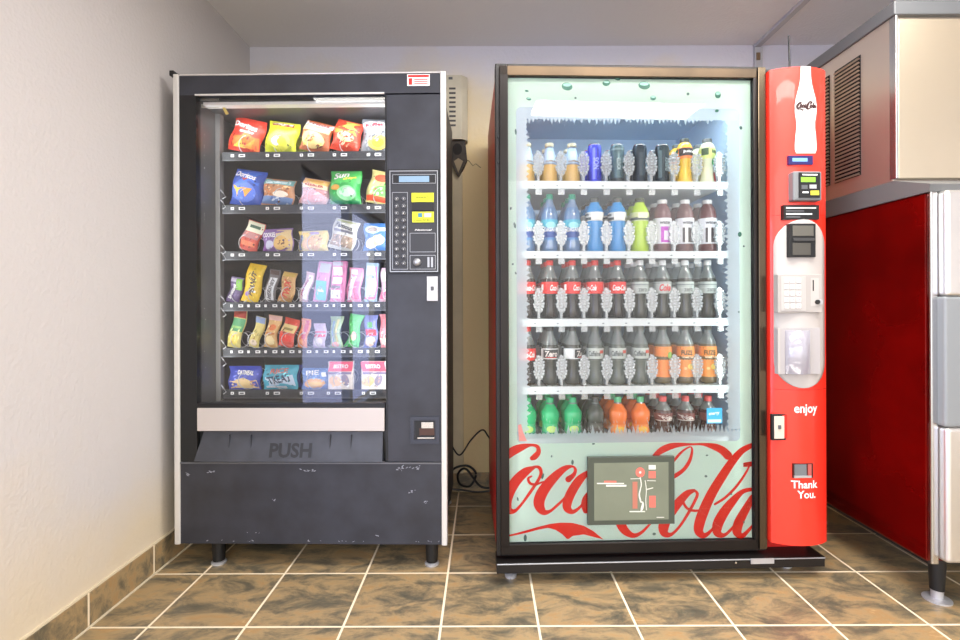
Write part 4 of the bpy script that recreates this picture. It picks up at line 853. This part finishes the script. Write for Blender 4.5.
# ---------------- bottles and cans
def plastic(col, rough=.18): return mat(col, rough, 0, .5, coat=.3)
M_neck = sheer_mat('clear_bottle_plastic', (190, 200, 196), .55, .4, .18, .08)
def clear_tint(name, col, clear=.25): return sheer_mat(name, col, clear, .45, .16, .08)
def bottle(name, prof, liquid, fill, cap_col, lab=None, labcol=None, prints=(), clear=None, capr=.0145, caph=.018, group=None):
    """prof: radius, height list; returns root with parts body, label, cap"""
    t = thing(name, None, None)
    b = MB(); top = prof[-1][1]
    ml = liquid
    b.lathe(prof, ml, 20, mfun=lambda j: ml if (prof[j][1]+prof[j+1][1])/2 < fill else (clear or M_neck)); b.build('bottle_body', t)
    if lab:
        z0, z1 = lab; b = MB()
        def rad(z):
            for i in range(len(prof)-1):
                if prof[i][1] <= z <= prof[i+1][1]+1e-9:
                    q = (z-prof[i][1])/max(prof[i+1][1]-prof[i][1], 1e-6); return prof[i][0]+(prof[i+1][0]-prof[i][0])*q
            return prof[-1][0]
        FL = lambda u, v, off: ((rad(z0+(z1-z0)*v)+off+.0006)*math.sin((u-.5)*2*math.pi), -(rad(z0+(z1-z0)*v)+off+.0006)*math.cos((u-.5)*2*math.pi), z0+(z1-z0)*v)
        b.p_rect(FL, 0, 0, 1, 1, mat(labcol, .4), 0, 36, 4)
        for i, d in enumerate(prints):
            off = .0005+.0004*i; k = d[0]
            if k == 'r': b.p_rect(FL, d[1], d[2], d[3], d[4], ink(d[5]), off, int(36*(d[3]-d[1]))+2, 4)
            elif k == 'e': b.p_ell(FL, d[1], d[2], d[3], d[4], ink(d[5]), off, 0, 14, 2)
            elif k == 't': b.p_text(FL, d[1], d[2], d[3], d[4], d[5], ink(d[6]), off+.0005, d[7] if len(d) > 7 else 0, .03, d[8] if len(d) > 8 else 0)
        b.build('label', t)
    if cap_col:
        b = MB(); b.lathe([(capr, top-.002), (capr, top+caph-.002), (capr*.93, top+caph)], mat(cap_col, .35), 18)
        b.build('cap', t)
    return t
H1 = ZS(258) - SZ[2]
soda = lambda h, r=.0325: [(r*.72, 0), (r*.95, .006), (r, .02), (r*.93, h*.30), (r*.90, h*.36), (r, h*.44), (r*1.0, h*.62), (r*.93, h*.68), (r*.7, h*.77), (r*.48, h*.85), (r*.40, h*.90), (.0125, h*.925)]
contour = lambda h, r=.0335: [(r*.75, 0), (r*.95, .008), (r*.9, h*.15), (r*.82, h*.28), (r*.9, h*.36), (r*.98, h*.42), (r, h*.52), (r*1.0, h*.62), (r*.9, h*.68), (r*.62, h*.78), (r*.44, h*.86), (.0125, h*.915)]
hS = .231
M_cola = plastic((44, 36, 30)); M_coladk = plastic((58, 58, 48))
protos = {}
protos['cola'] = bottle('soda_bottle', contour(hS), M_cola, hS*.70, (224, 56, 46), (hS*.42, hS*.62), (226, 44, 36), [('t', 'Coca-Cola', .5, .5, .26, .5, Wh, 0, .4), ('r', .80, .3, .86, .8, Wh), ('r', .40-.22, .3, .46-.22, .8, Wh)])
protos['diet'] = bottle('soda_bottle', contour(hS), M_coladk, hS*.70, (236, 238, 236), (hS*.42, hS*.62), (190, 196, 190), [('t', 'Coke', .5, .5, .22, .6, (210, 50, 50), 0, .3), ('r', .1, .86, .9, .92, (140, 146, 140)), ('r', .1, .1, .9, .14, (150, 156, 150))])
protos['dietplain'] = bottle('soda_bottle', contour(hS), M_coladk, hS*.70, (236, 238, 236), (hS*.42, hS*.62), (182, 190, 184), [('t', 'zero', .5, .3, .16, .3, (130, 136, 132)), ('r', .1, .7, .9, .8, (130, 140, 136)), ('r', .15, .45, .85, .5, (210, 214, 210))])
protos['water'] = bottle('water_bottle', soda(hS*.99, .033), clear_tint('water_blue', (110, 160, 214), .15), hS*.8, (16, 150, 116), (hS*.2, hS*.56), (60, 130, 190), [('r', .1, .62, .9, .97, (60, 170, 196)), ('p' if 0 else 'e', .5, .7, .1, .16, (150, 220, 226)), ('r', .1, .12, .9, .42, (22, 70, 150)), ('t', 'DASANI', .5, .5, .26, .2, Wh)], clear=clear_tint('water_clear', (150, 184, 226), .3))
spr = lambda h, r=.036: [(r*.85, 0), (r, .008), (r*.94, h*.25), (r*.98, h*.45), (r*.92, h*.55), (r, h*.63), (r, h*.70), (r*.85, h*.78), (r*.55, h*.86), (.018, h*.90)]
protos['bluesport'] = bottle('sports_drink_bottle', spr(hS*.96), plastic((40, 136, 200)), hS*.9, (60, 66, 60), (hS*.53, hS*.68), (196, 200, 196), [('r', .05, .1, .95, .4, (50, 60, 66)), ('r', .4, .1, .62, .95, (236, 232, 220)), ('r', .1, .6, .36, .8, (70, 80, 80))], capr=.0185, caph=.016)
protos['limesport'] = bottle('sports_drink_bottle', spr(hS*.96), plastic((176, 208, 40)), hS*.9, (70, 76, 50), (hS*.53, hS*.68), (206, 214, 150), [('r', .05, .1, .95, .4, (60, 80, 70)), ('r', .42, .3, .6, .9, (236, 236, 200))], capr=.0185, caph=.016)
vit = lambda h, r=.035: [(r*.9, 0), (r, .006), (r, h*.60), (r, h*.66), (r*.94, h*.74), (r*.75, h*.82), (r*.5, h*.88), (.0175, h*.90)]
protos['vita'] = bottle('vitamin_drink_bottle', vit(hS*.94), plastic((112, 70, 74)), hS*.8, (214, 212, 210), (hS*.14, hS*.58), (226, 226, 230), [('r', .42, .05, .60, .66, (190, 60, 190)), ('r', .47, .14, .55, .5, (240, 226, 244)), ('t', 'water', .5, .82, .2, .12, (90, 90, 96))], capr=.019, caph=.014, clear=clear_tint('plum_plastic', (150, 110, 110), .2))
protos['vita2'] = bottle('vitamin_drink_bottle', vit(hS*.94), plastic((104, 66, 66)), hS*.8, (214, 212, 210), (hS*.14, hS*.58), (226, 226, 230), [('r', .40, .05, .60, .62, (70, 60, 60)), ('r', .44, .05, .49, .75, Wh), ('r', .54, .2, .57, .5, (200, 196, 196)), ('t', 'water', .5, .82, .2, .12, (90, 90, 96))], capr=.019, caph=.014, clear=clear_tint('plum_plastic_b', (150, 110, 110), .2))
protos['zero'] = bottle('soda_bottle', contour(hS), M_coladk, hS*.66, (60, 60, 56), (hS*.44, hS*.62), (206, 208, 206), [('r', .34, .1, .66, .9, (40, 38, 38)), ('t', 'Zero', .5, .5, .24, .55, (226, 214, 206)), ('r', .05, .1, .3, .9, (230, 230, 226)), ('r', .4, .12, .6, .2, (200, 60, 50))])
protos['grey'] = bottle('soda_bottle', contour(hS), plastic((92, 98, 88)), hS*.66, (120, 120, 112), (hS*.44, hS*.62), (186, 192, 184), [('t', 'Caffeine', .45, .5, .22, .5, (90, 96, 92)), ('r', .55, .5, .64, .8, (200, 80, 60))])
protos['tea'] = bottle('iced_tea_bottle', soda(hS, .034), plastic((110, 96, 70)), hS*.68, (90, 90, 80), (hS*.12, hS*.64), (240, 150, 70), [('t', 'FUZE', .47, .80, .2, .15, (40, 60, 40)), ('t', 'iced tea', .5, .66, .22, .08, (250, 220, 180)), ('e', .55, .34, .07, .10, (246, 214, 110)), ('e', .44, .28, .03, .05, (250, 196, 130))])
protos['teaback'] = bottle('iced_tea_bottle', soda(hS, .034), plastic((110, 96, 70)), hS*.68, (90, 90, 80), (hS*.12, hS*.64), (242, 140, 64), [('t', 'FUZE', .6, .74, .14, .12, (90, 150, 60), 80), ('e', .58, .72, .05, .12, (150, 190, 90))])
hD = .142
protos['green'] = bottle('soda_bottle', contour(hD, .036), plastic((30, 176, 110)), hD*.85, (46, 170, 112), (hD*.05, hD*.35), (60, 180, 120), [('e', .5, .5, .1, .3, (190, 220, 120)), ('r', .2, .1, .8, .2, (40, 120, 110))])
protos['dark'] = bottle('soda_bottle', contour(hD, .036), plastic((70, 74, 68)), hD*.85, (60, 62, 58), (hD*.05, hD*.35), (96, 96, 90), [('r', .3, .3, .7, .6, (70, 60, 56))])
protos['orange'] = bottle('soda_bottle', contour(hD, .037), plastic((240, 120, 50)), hD*.88, (90, 186, 130), (hD*.05, hD*.3), (244, 140, 60), [('e', .5, .5, .1, .3, (250, 190, 60))])
protos['pepper'] = bottle('soda_bottle', contour(hD, .035), plastic((74, 44, 38)), hD*.70, (220, 84, 80), (hD*.38, hD*.60), (120, 60, 54), [('t', 'Pibb', .5, .5, .22, .6, (230, 220, 210), 14, .3), ('r', .3, .05, .7, .15, (220, 210, 200))])
capp = lambda h, r=.031: [(r*.9, 0), (r, .005), (r, h*.45), (r*.97, h*.56), (r*.72, h*.72), (r*.55, h*.84), (r*.5, h*.93)]
protos['coffee'] = bottle('coffee_bottle', capp(.160), plastic((206, 166, 100), .25), .076, (190, 180, 150), (.076, .140), (164, 184, 204), [('r', .42, .1, .58, .8, (184, 200, 216)), ('t', 'coffee', .5, .15, .2, .12, (140, 110, 70))], capr=.018, caph=.012, clear=clear_tint('coffee_glass', (180, 196, 214), .4))
def can(name, col, prints):
    t = thing(name, None, None); h = .155; r = .0275; b = MB()
    m = mat(col, .3, .5)
    b.lathe([(r*.86, 0), (r, .008), (r, h-.012), (r*.88, h-.002)], m, 22); FL = lambda u, v, off: ((r+off)*math.sin((u-.5)*6.2832), -(r+off)*math.cos((u-.5)*6.2832), h*v)
    for i, d in enumerate(prints):
        if d[0] == 'r': b.p_rect(FL, d[1], d[2], d[3], d[4], ink(d[5]), .0005+.0003*i, int(36*(d[3]-d[1]))+2, 4)
        elif d[0] == 'e': b.p_ell(FL, d[1], d[2], d[3], d[4], ink(d[5]), .0005+.0003*i, 0, 12, 1)
        else: b.p_text(FL, d[1], d[2], d[3], d[4], d[5], ink(d[6]), .001+.0003*i, d[7] if len(d) > 7 else 0)
    b.build('can_body', t); b = MB(); b.lathe([(r*.88, h-.002), (r*.88, h+.002), (r*.8, h+.002), (r*.78, h-.003), (0.0001, h-.003)], M_chrome, 22); b.box(-.006, .006, -.012, .004, h-.002, h, M_chrome); b.build('can_lid', t)
    return t
protos['bluecan'] = can('energy_drink_can', (66, 70, 196), [('r', .42, .1, .48, .9, (120, 130, 230)), ('r', .52, .1, .56, .9, (40, 44, 150)), ('t', 'NOS', .5, .5, .3, .12, (170, 180, 250), 90)])
protos['greycan'] = can('energy_drink_can', (84, 104, 108), [('t', 'MONSTER', .5, .5, .3, .1, (160, 176, 176), 90), ('r', .3, .85, .7, .9, (130, 150, 150)), ('r', .3, .05, .7, .14, (40, 50, 54))])
protos['blackcan'] = can('energy_drink_can', (30, 42, 52), [('r', .44, .2, .56, .8, (44, 60, 70)), ('t', 'zero', .62, .5, .2, .06, (110, 140, 150), 90)])
protos['stripecan'] = can('energy_drink_can', (40, 54, 60), [('t', 'ENERGY', .56, .5, .34, .1, (150, 170, 172), 90), ('r', .36, .15, .44, .85, (80, 100, 104))])
jh = .178
juice = lambda h, r=.031: [(r*.9, 0), (r, .006), (r*.8, h*.28), (r*.72, h*.44), (r*1.0, h*.58), (r*1.02, h*.80), (r*.8, h*.90), (.016, h*.95)]
protos['juice'] = bottle('juice_bottle', juice(jh), plastic((240, 190, 70)), jh*.97, (74, 76, 66), (jh*.56, jh*.80), (240, 130, 70), [('r', .3, .25, .7, .95, (60, 50, 46)), ('t', 'juice', .5, .6, .24, .3, Wh), ('r', .05, .6, .28, .9, (60, 120, 90))], capr=.0175, caph=.014)
protos['kiwi'] = bottle('juice_bottle', juice(jh), plastic((214, 214, 180)), jh*.97, (96, 100, 96), (jh*.56, jh*.82), (206, 218, 120), [('r', .32, .3, .46, .9, (70, 90, 60)), ('t', 'kiwi', .6, .6, .16, .3, (60, 90, 50)), ('e', .62, -.2, .08, .3, (40, 170, 90)), ('e', .62, -1.6, .05, .5, (200, 70, 60))], capr=.0185, caph=.014)
ORD = ['first', 'second', 'third', 'fourth', 'fifth', 'sixth', 'seventh', 'eighth', 'ninth']
used = set()
NCAT = {'soda_bottle': 'soda bottle', 'water_bottle': 'water bottle', 'sports_drink_bottle': 'sports drink bottle', 'vitamin_drink_bottle': 'vitamin drink bottle', 'iced_tea_bottle': 'iced tea bottle', 'coffee_bottle': 'coffee bottle', 'energy_drink_can': 'drink can', 'juice_bottle': 'juice bottle'}
def put(key, x, y, z, rz, label, group):
    p = protos[key]
    o = p if key not in used else copy_tree(p)
    used.add(key); o.location = KF.world(x, y, z); o.rotation_euler = (0, 0, KF.rz+rz)
    tag(o, label, NCAT[o.name.split('.')[0]], group); return o
DESC = {'cola': 'red-capped red-label cola bottle', 'diet': 'silver-label diet cola with red script', 'dietplain': 'white-capped plain silver-label soda', 'water': 'green-capped blue water bottle', 'bluesport': 'blue sports drink bottle', 'limesport': 'lime green sports drink bottle',
        'vita': 'plum vitamin drink with magenta square', 'vita2': 'plum vitamin drink with dark square', 'zero': 'dark soda with black-white label', 'grey': 'grey soda bottle with pale label', 'tea': 'iced tea with wide orange label', 'teaback': 'iced tea with orange label turned',
        'green': 'small green soda bottle', 'dark': 'small dark soda bottle', 'orange': 'small green-capped orange soda', 'pepper': 'small red-capped dark soda', 'coffee': 'tan coffee bottle', 'bluecan': 'violet-blue energy drink can', 'greycan': 'grey energy drink can', 'blackcan': 'black energy drink can', 'stripecan': 'dark can with pale letters', 'juice': 'yellow-orange juice bottle', 'kiwi': 'pale juice with green label'}
SHN = ['top', 'second', 'third', 'fourth', 'bottom']
PLAN = [['coffee', 'coffee', 'coffee', 'bluecan', 'greycan', 'blackcan', 'stripecan', 'juice', 'kiwi'],
        ['water', 'water', 'water', 'bluesport', 'bluesport', 'limesport', 'vita', 'vita2', 'vita2'],
        ['cola', 'cola', 'cola', 'cola', 'cola', 'dietplain', 'diet', 'dietplain', 'dietplain'],
        ['cola', 'zero', 'zero', 'grey', 'grey', 'grey', 'teaback', 'tea', 'tea'],
        ['green', 'green', 'green', 'dark', 'orange', 'orange', 'pepper', 'pepper', 'pepper']]
TURN = {(2, 1): 40, (2, 2): 42, (2, 3): -50, (2, 0): 20, (3, 2): 60, (4, 7): -20, (4, 8): 60, (0, 7): 10}
for si, row in enumerate(PLAN):
    for i, key in enumerate(row):
        if si == 4 and False: continue
        for dpt in range(3):
            yy = BY+.048+dpt*.076
            lab = '%s, %s from left on %s shelf' % (DESC[key], ORD[i], SHN[si])
            if dpt == 1: lab = '%s behind the %s drink of the %s shelf' % (DESC[key], ORD[i], SHN[si])
            if dpt == 2: lab = '%s, rear of column %s on %s shelf' % (DESC[key], ORD[i], SHN[si])
            x = XS(CXS[i], 300, BY+.040)
            put(key, x, yy, SZ[si]+.0005, R(TURN.get((si, i), 0) if dpt == 0 else random.uniform(-60, 60)), lab, 'drinks on the %s shelf' % SHN[si])

# ================================================================== ICE MACHINE
IX, IYF, IYB = 1.452, 1.60, 2.34; IW = .78
def steel(name, col, rough, stretch=(1, 1, 40)):
    m, nt, b = newmat(name); N = nt.nodes.new; L = nt.links.new
    b.inputs['Base Color'].default_value = rgb(col); b.inputs['Metallic'].default_value = .9
    tc = N('ShaderNodeTexCoord'); mp = N('ShaderNodeMapping'); mp.inputs['Scale'].default_value = stretch; L(tc.outputs['Object'], mp.inputs[0])
    n = N('ShaderNodeTexNoise'); n.inputs['Scale'].default_value = 3; n.inputs['Detail'].default_value = 6; L(mp.outputs[0], n.inputs['Vector'])
    mr = N('ShaderNodeMapRange'); L(n.outputs['Fac'], mr.inputs[0]); mr.inputs[3].default_value = rough-.08; mr.inputs[4].default_value = rough+.10; L(mr.outputs[0], b.inputs['Roughness']); return m
M_st = steel('brushed_steel_front', (226, 214, 190), .34, (2, 2, 60)); M_st2 = steel('steel_side', (222, 210, 198), .36, (1, 3, 3))
M_gr = mat((96, 98, 100), .4); M_gr2 = mat((98, 99, 99), .4); M_dgr = mat((66, 64, 66), .4)
ice = thing('ice_machine', 'tall ice machine, steel head on a bin with painted red reflection, at the right edge', 'ice machine', (IX, IYF, 0))
hy = .15
b = MB(); b.box(0, IW, hy, IYB-IYF, 1.43, 2.02, M_st2); head = b.build('ice_maker_head', ice, bevel=.003); head['label'] = 'steel upper unit'
b = MB(); b.box(.006, IW, hy-.016, hy-.0005, 1.436, 2.00, M_st); b.build('front_panel', head, bevel=.004)
b = MB(); b.box(-.008, IW+.008, hy-.02, IYB-IYF+.005, 2.012, 2.062, M_gr); b.build('top_cap', head, bevel=.004)
b = MB(); b.box(-.002, .008, hy-.018, hy+.012, 1.436, 2.012, M_chrome); b.build('corner_strip', head, bevel=.003)
b = MB(); M_void = mat((14, 12, 12), .7)
for y0, y1 in ((1.896-IYF, 2.035-IYF), (2.065-IYF, 2.20-IYF)):
    nS = 30
    b.box(-.0015, .001, y0, y1, 1.492, 1.954, M_void)
    for k in range(nS):
        z = 1.494+(1.954-1.494)*k/nS; b.add([(-.0015, y0, z), (-.0015, y1, z), (-.009, y1, z+.004), (-.009, y0, z+.004), (-.0015, y0, z+.0085), (-.0015, y1, z+.0085)], [(0, 1, 2, 3), (3, 2, 5, 4)], M_st2)
b.build('vent_louvres', head)
# bin: body, sloped top, front door
M_redrefl = mat((138, 9, 7), .14, .5, .6, noise=.35, nscale=3, coat=.4)  # red reflection of the drinks machine painted into the steel side
b = MB(); b.box(.0, IW, .02, IYB-IYF, .150, 1.36, M_redrefl); bn = b.build('bin_body', ice, bevel=.003); bn['label'] = 'glossy bin side with the red reflection painted in'
b = MB(); b.prismx([(-.0, 1.36), (IYB-IYF+.003, 1.36), (IYB-IYF+.003, 1.429), (hy-.01, 1.429), (-.004, 1.385)], -.006, IW+.006, M_gr2); b.build('bin_top', bn, bevel=.003)
b = MB(); b.box(-.003, .02, -.002, .006, .150, 1.36, M_chrome); b.build('corner_strip', bn, bevel=.003)
M_bw = steel('bin_door_steel', (226, 224, 220), .35, (2, 2, 50))
b = MB()
b.box(.022, IW, -.03, .0195, .165, .60, M_bw); b.build('lower_front', bn, bevel=.012, seg=4)
b = MB(); b.box(.022, IW, -.03, .0195, 1.02, 1.36, M_bw); b.build('upper_front', bn, bevel=.012, seg=4)
b = MB(); b.box(.018, IW, -.028, .0195, .601, 1.019, mat((134, 138, 140), .4)); b.build('bin_hatch', bn, bevel=.008, seg=3)
b = MB(); b.box(.03, IW-.02, .05, IYB-IYF-.02, .125, .150, M_dblk); b.build('bin_floor_frame', bn)
lg = None
for x, y in ((.07, .06), (IW-.07, .06), (.07, IYB-IYF-.08), (IW-.07, IYB-IYF-.08)):
    if lg is None:
        b = MB(); b.lathe([(.026, .15), (.020, .035)], M_dblk, 20); b.lathe([(.018, .036), (.017, .008), (.04, .005), (.04, 0)], M_silver, 24); lg = b.build('leg', ice); o = lg
    else: o = lg.copy(); C.objects.link(o)
    o.location = (x, y, 0)

# ================================================================== BACK WALL FITTINGS
def XB(px, py=200, Y=YB): return Frame(0, Y, 0).loc(px, py)[0]
def ZB(py, px=455, Y=YB): return Frame(0, Y, 0).loc(px, py)[1]
M_bei = mat((206, 198, 176), .5, noise=.12, nscale=6); yf = YB-.075
fx = lambda p, y=YB-.075: XB(p, 200, y); fz = lambda p, y=YB-.075: ZB(p, 455, y)
t = thing('vent_box', 'narrow beige vent box with side slots high on the wall between the machines', 'vent box', (fx(455), YB, fz(140)))
ox, oz = fx(455), fz(140)
b = MB(); x0, x1 = fx(443)-ox, fx(467.5)-ox; z1 = fz(75)-oz; z0 = fz(139)-oz
poly = [(x0, 0), (x0, -.06), (x0+.02, -.075), (x1-.03, -.075), (x1, -.045), (x1, 0)]
b.prismz(poly, z0, z1, M_bei); b.build('housing', t, bevel=.004)
b = MB()
for k in range(9): b.box(fx(449.5)-ox, fx(456)-ox, -.0765, -.074, fz(89.5+k*4.6)-oz, fz(87.6+k*4.6)-oz, M_dgr)
b.build('vent_slots', t)
b = MB(); b.box(fx(449)-ox, fx(453)-ox, -.0765, -.074, fz(79.5)-oz, fz(77)-oz, M_greyk); b.build('maker_plate', t)
xh0, xh1 = fx(449.5), fx(467)
t = thing('socket_cover', 'dark soot-stained pointed socket cover under the beige vent box', 'socket cover', ((xh0+xh1)/2, YB, fz(175)))
ox, oz = (xh0+xh1)/2, fz(175); M_soot = mat((64, 52, 42), .6, noise=.5, nscale=18); M_burn = mat((20, 17, 15), .8)
hw = (xh1-xh0)/2
b = MB(); poly = [(-hw*.9, fz(139)-oz), (-hw, fz(157)-oz), (-hw*.35, fz(170)-oz), (0, fz(175)-oz), (hw*.45, fz(168)-oz), (hw, fz(157)-oz), (hw*.8, fz(139)-oz)]
b.prism(poly, -.055, 0, M_soot); b.build('cover', t, bevel=.004)
b = MB(); b.p_ell(flat(-.055), -.005, fz(148)-oz, hw*.55, .03, M_burn, .001); b.p_poly(flat(-.055), [(-hw*.5, fz(160)-oz), (0, fz(172)-oz), (hw*.55, fz(160)-oz), (0, fz(157)-oz)], mat((150, 134, 106), .6), .001); b.build('burn_mark', t)
b = MB(); b.box(XB(449, 300), XB(463, 300), YB-.022, YB, .107, fz(139), mat((214, 202, 168), .5, noise=.1, nscale=5)); b.box(XB(449, 300)-.006, XB(449, 300), YB-.03, YB, .107, fz(139), M_bei)
tag(b.build('cable_duct', bevel=.004), 'tall beige cable duct running down the wall between the machines', 'cable duct')
b = MB(); pts = [(fx(466, YB), YB-.003, ZB(160)), (fx(469, YB), YB-.003, ZB(161)), (fx(473, YB), YB-.003, ZB(166)), (fx(476, YB), YB-.003, ZB(164)), (fx(481, YB), YB-.003, ZB(168))]
b.tube(pts, .0018, mat((120, 110, 92), .7), 6); tag(b.build('wall_crack'), kind='structure'); b = None
# cords behind the machines
def cord(pts, r, label, name='power_cord'):
    P = [Vector(p) for p in pts]; out = []
    for i in range(len(P)-1):
        p0, p1, p2, p3 = P[max(i-1, 0)], P[i], P[i+1], P[min(i+2, len(P)-1)]
        for k in range(8): q = k/8; out.append(.5*((2*p1)+(p2-p0)*q+(2*p0-5*p1+4*p2-p3)*q*q+(3*p1-p0-3*p2+p3)*q**3))
    out.append(P[-1]); b = MB(); b.tube(out, r, M_dblk); return tag(b.build(name), label, 'cord')
def cw(px, py, Y): x, z = Frame(0, Y, 0).loc(px, py); return (x, Y, max(z, .008))
cord([cw(448, 436, 2.45), cw(452, 446, 2.45), cw(460, 455, 2.45), cw(471, 440, 2.45), cw(482, 430, 2.45), cw(488, 436, 2.45), cw(495, 447, 2.45)], .004, 'thin black cord hanging in a V between the machines')
cord([cw(446, 478, 2.5), cw(455, 468, 2.5), cw(468, 466, 2.5), cw(476, 474, 2.5), cw(470, 486, 2.5), cw(460, 484, 2.48), cw(458, 474, 2.46), cw(466, 469, 2.44), cw(480, 486, 2.44), cw(494, 488, 2.44)], .006, 'coiled black power cord looping on the floor between the machines')
cord([cw(450, 489, 2.42), cw(462, 490, 2.42), cw(476, 492, 2.4), cw(490, 491, 2.4)], .005, 'short black cord lying straight across the floor behind the machines')
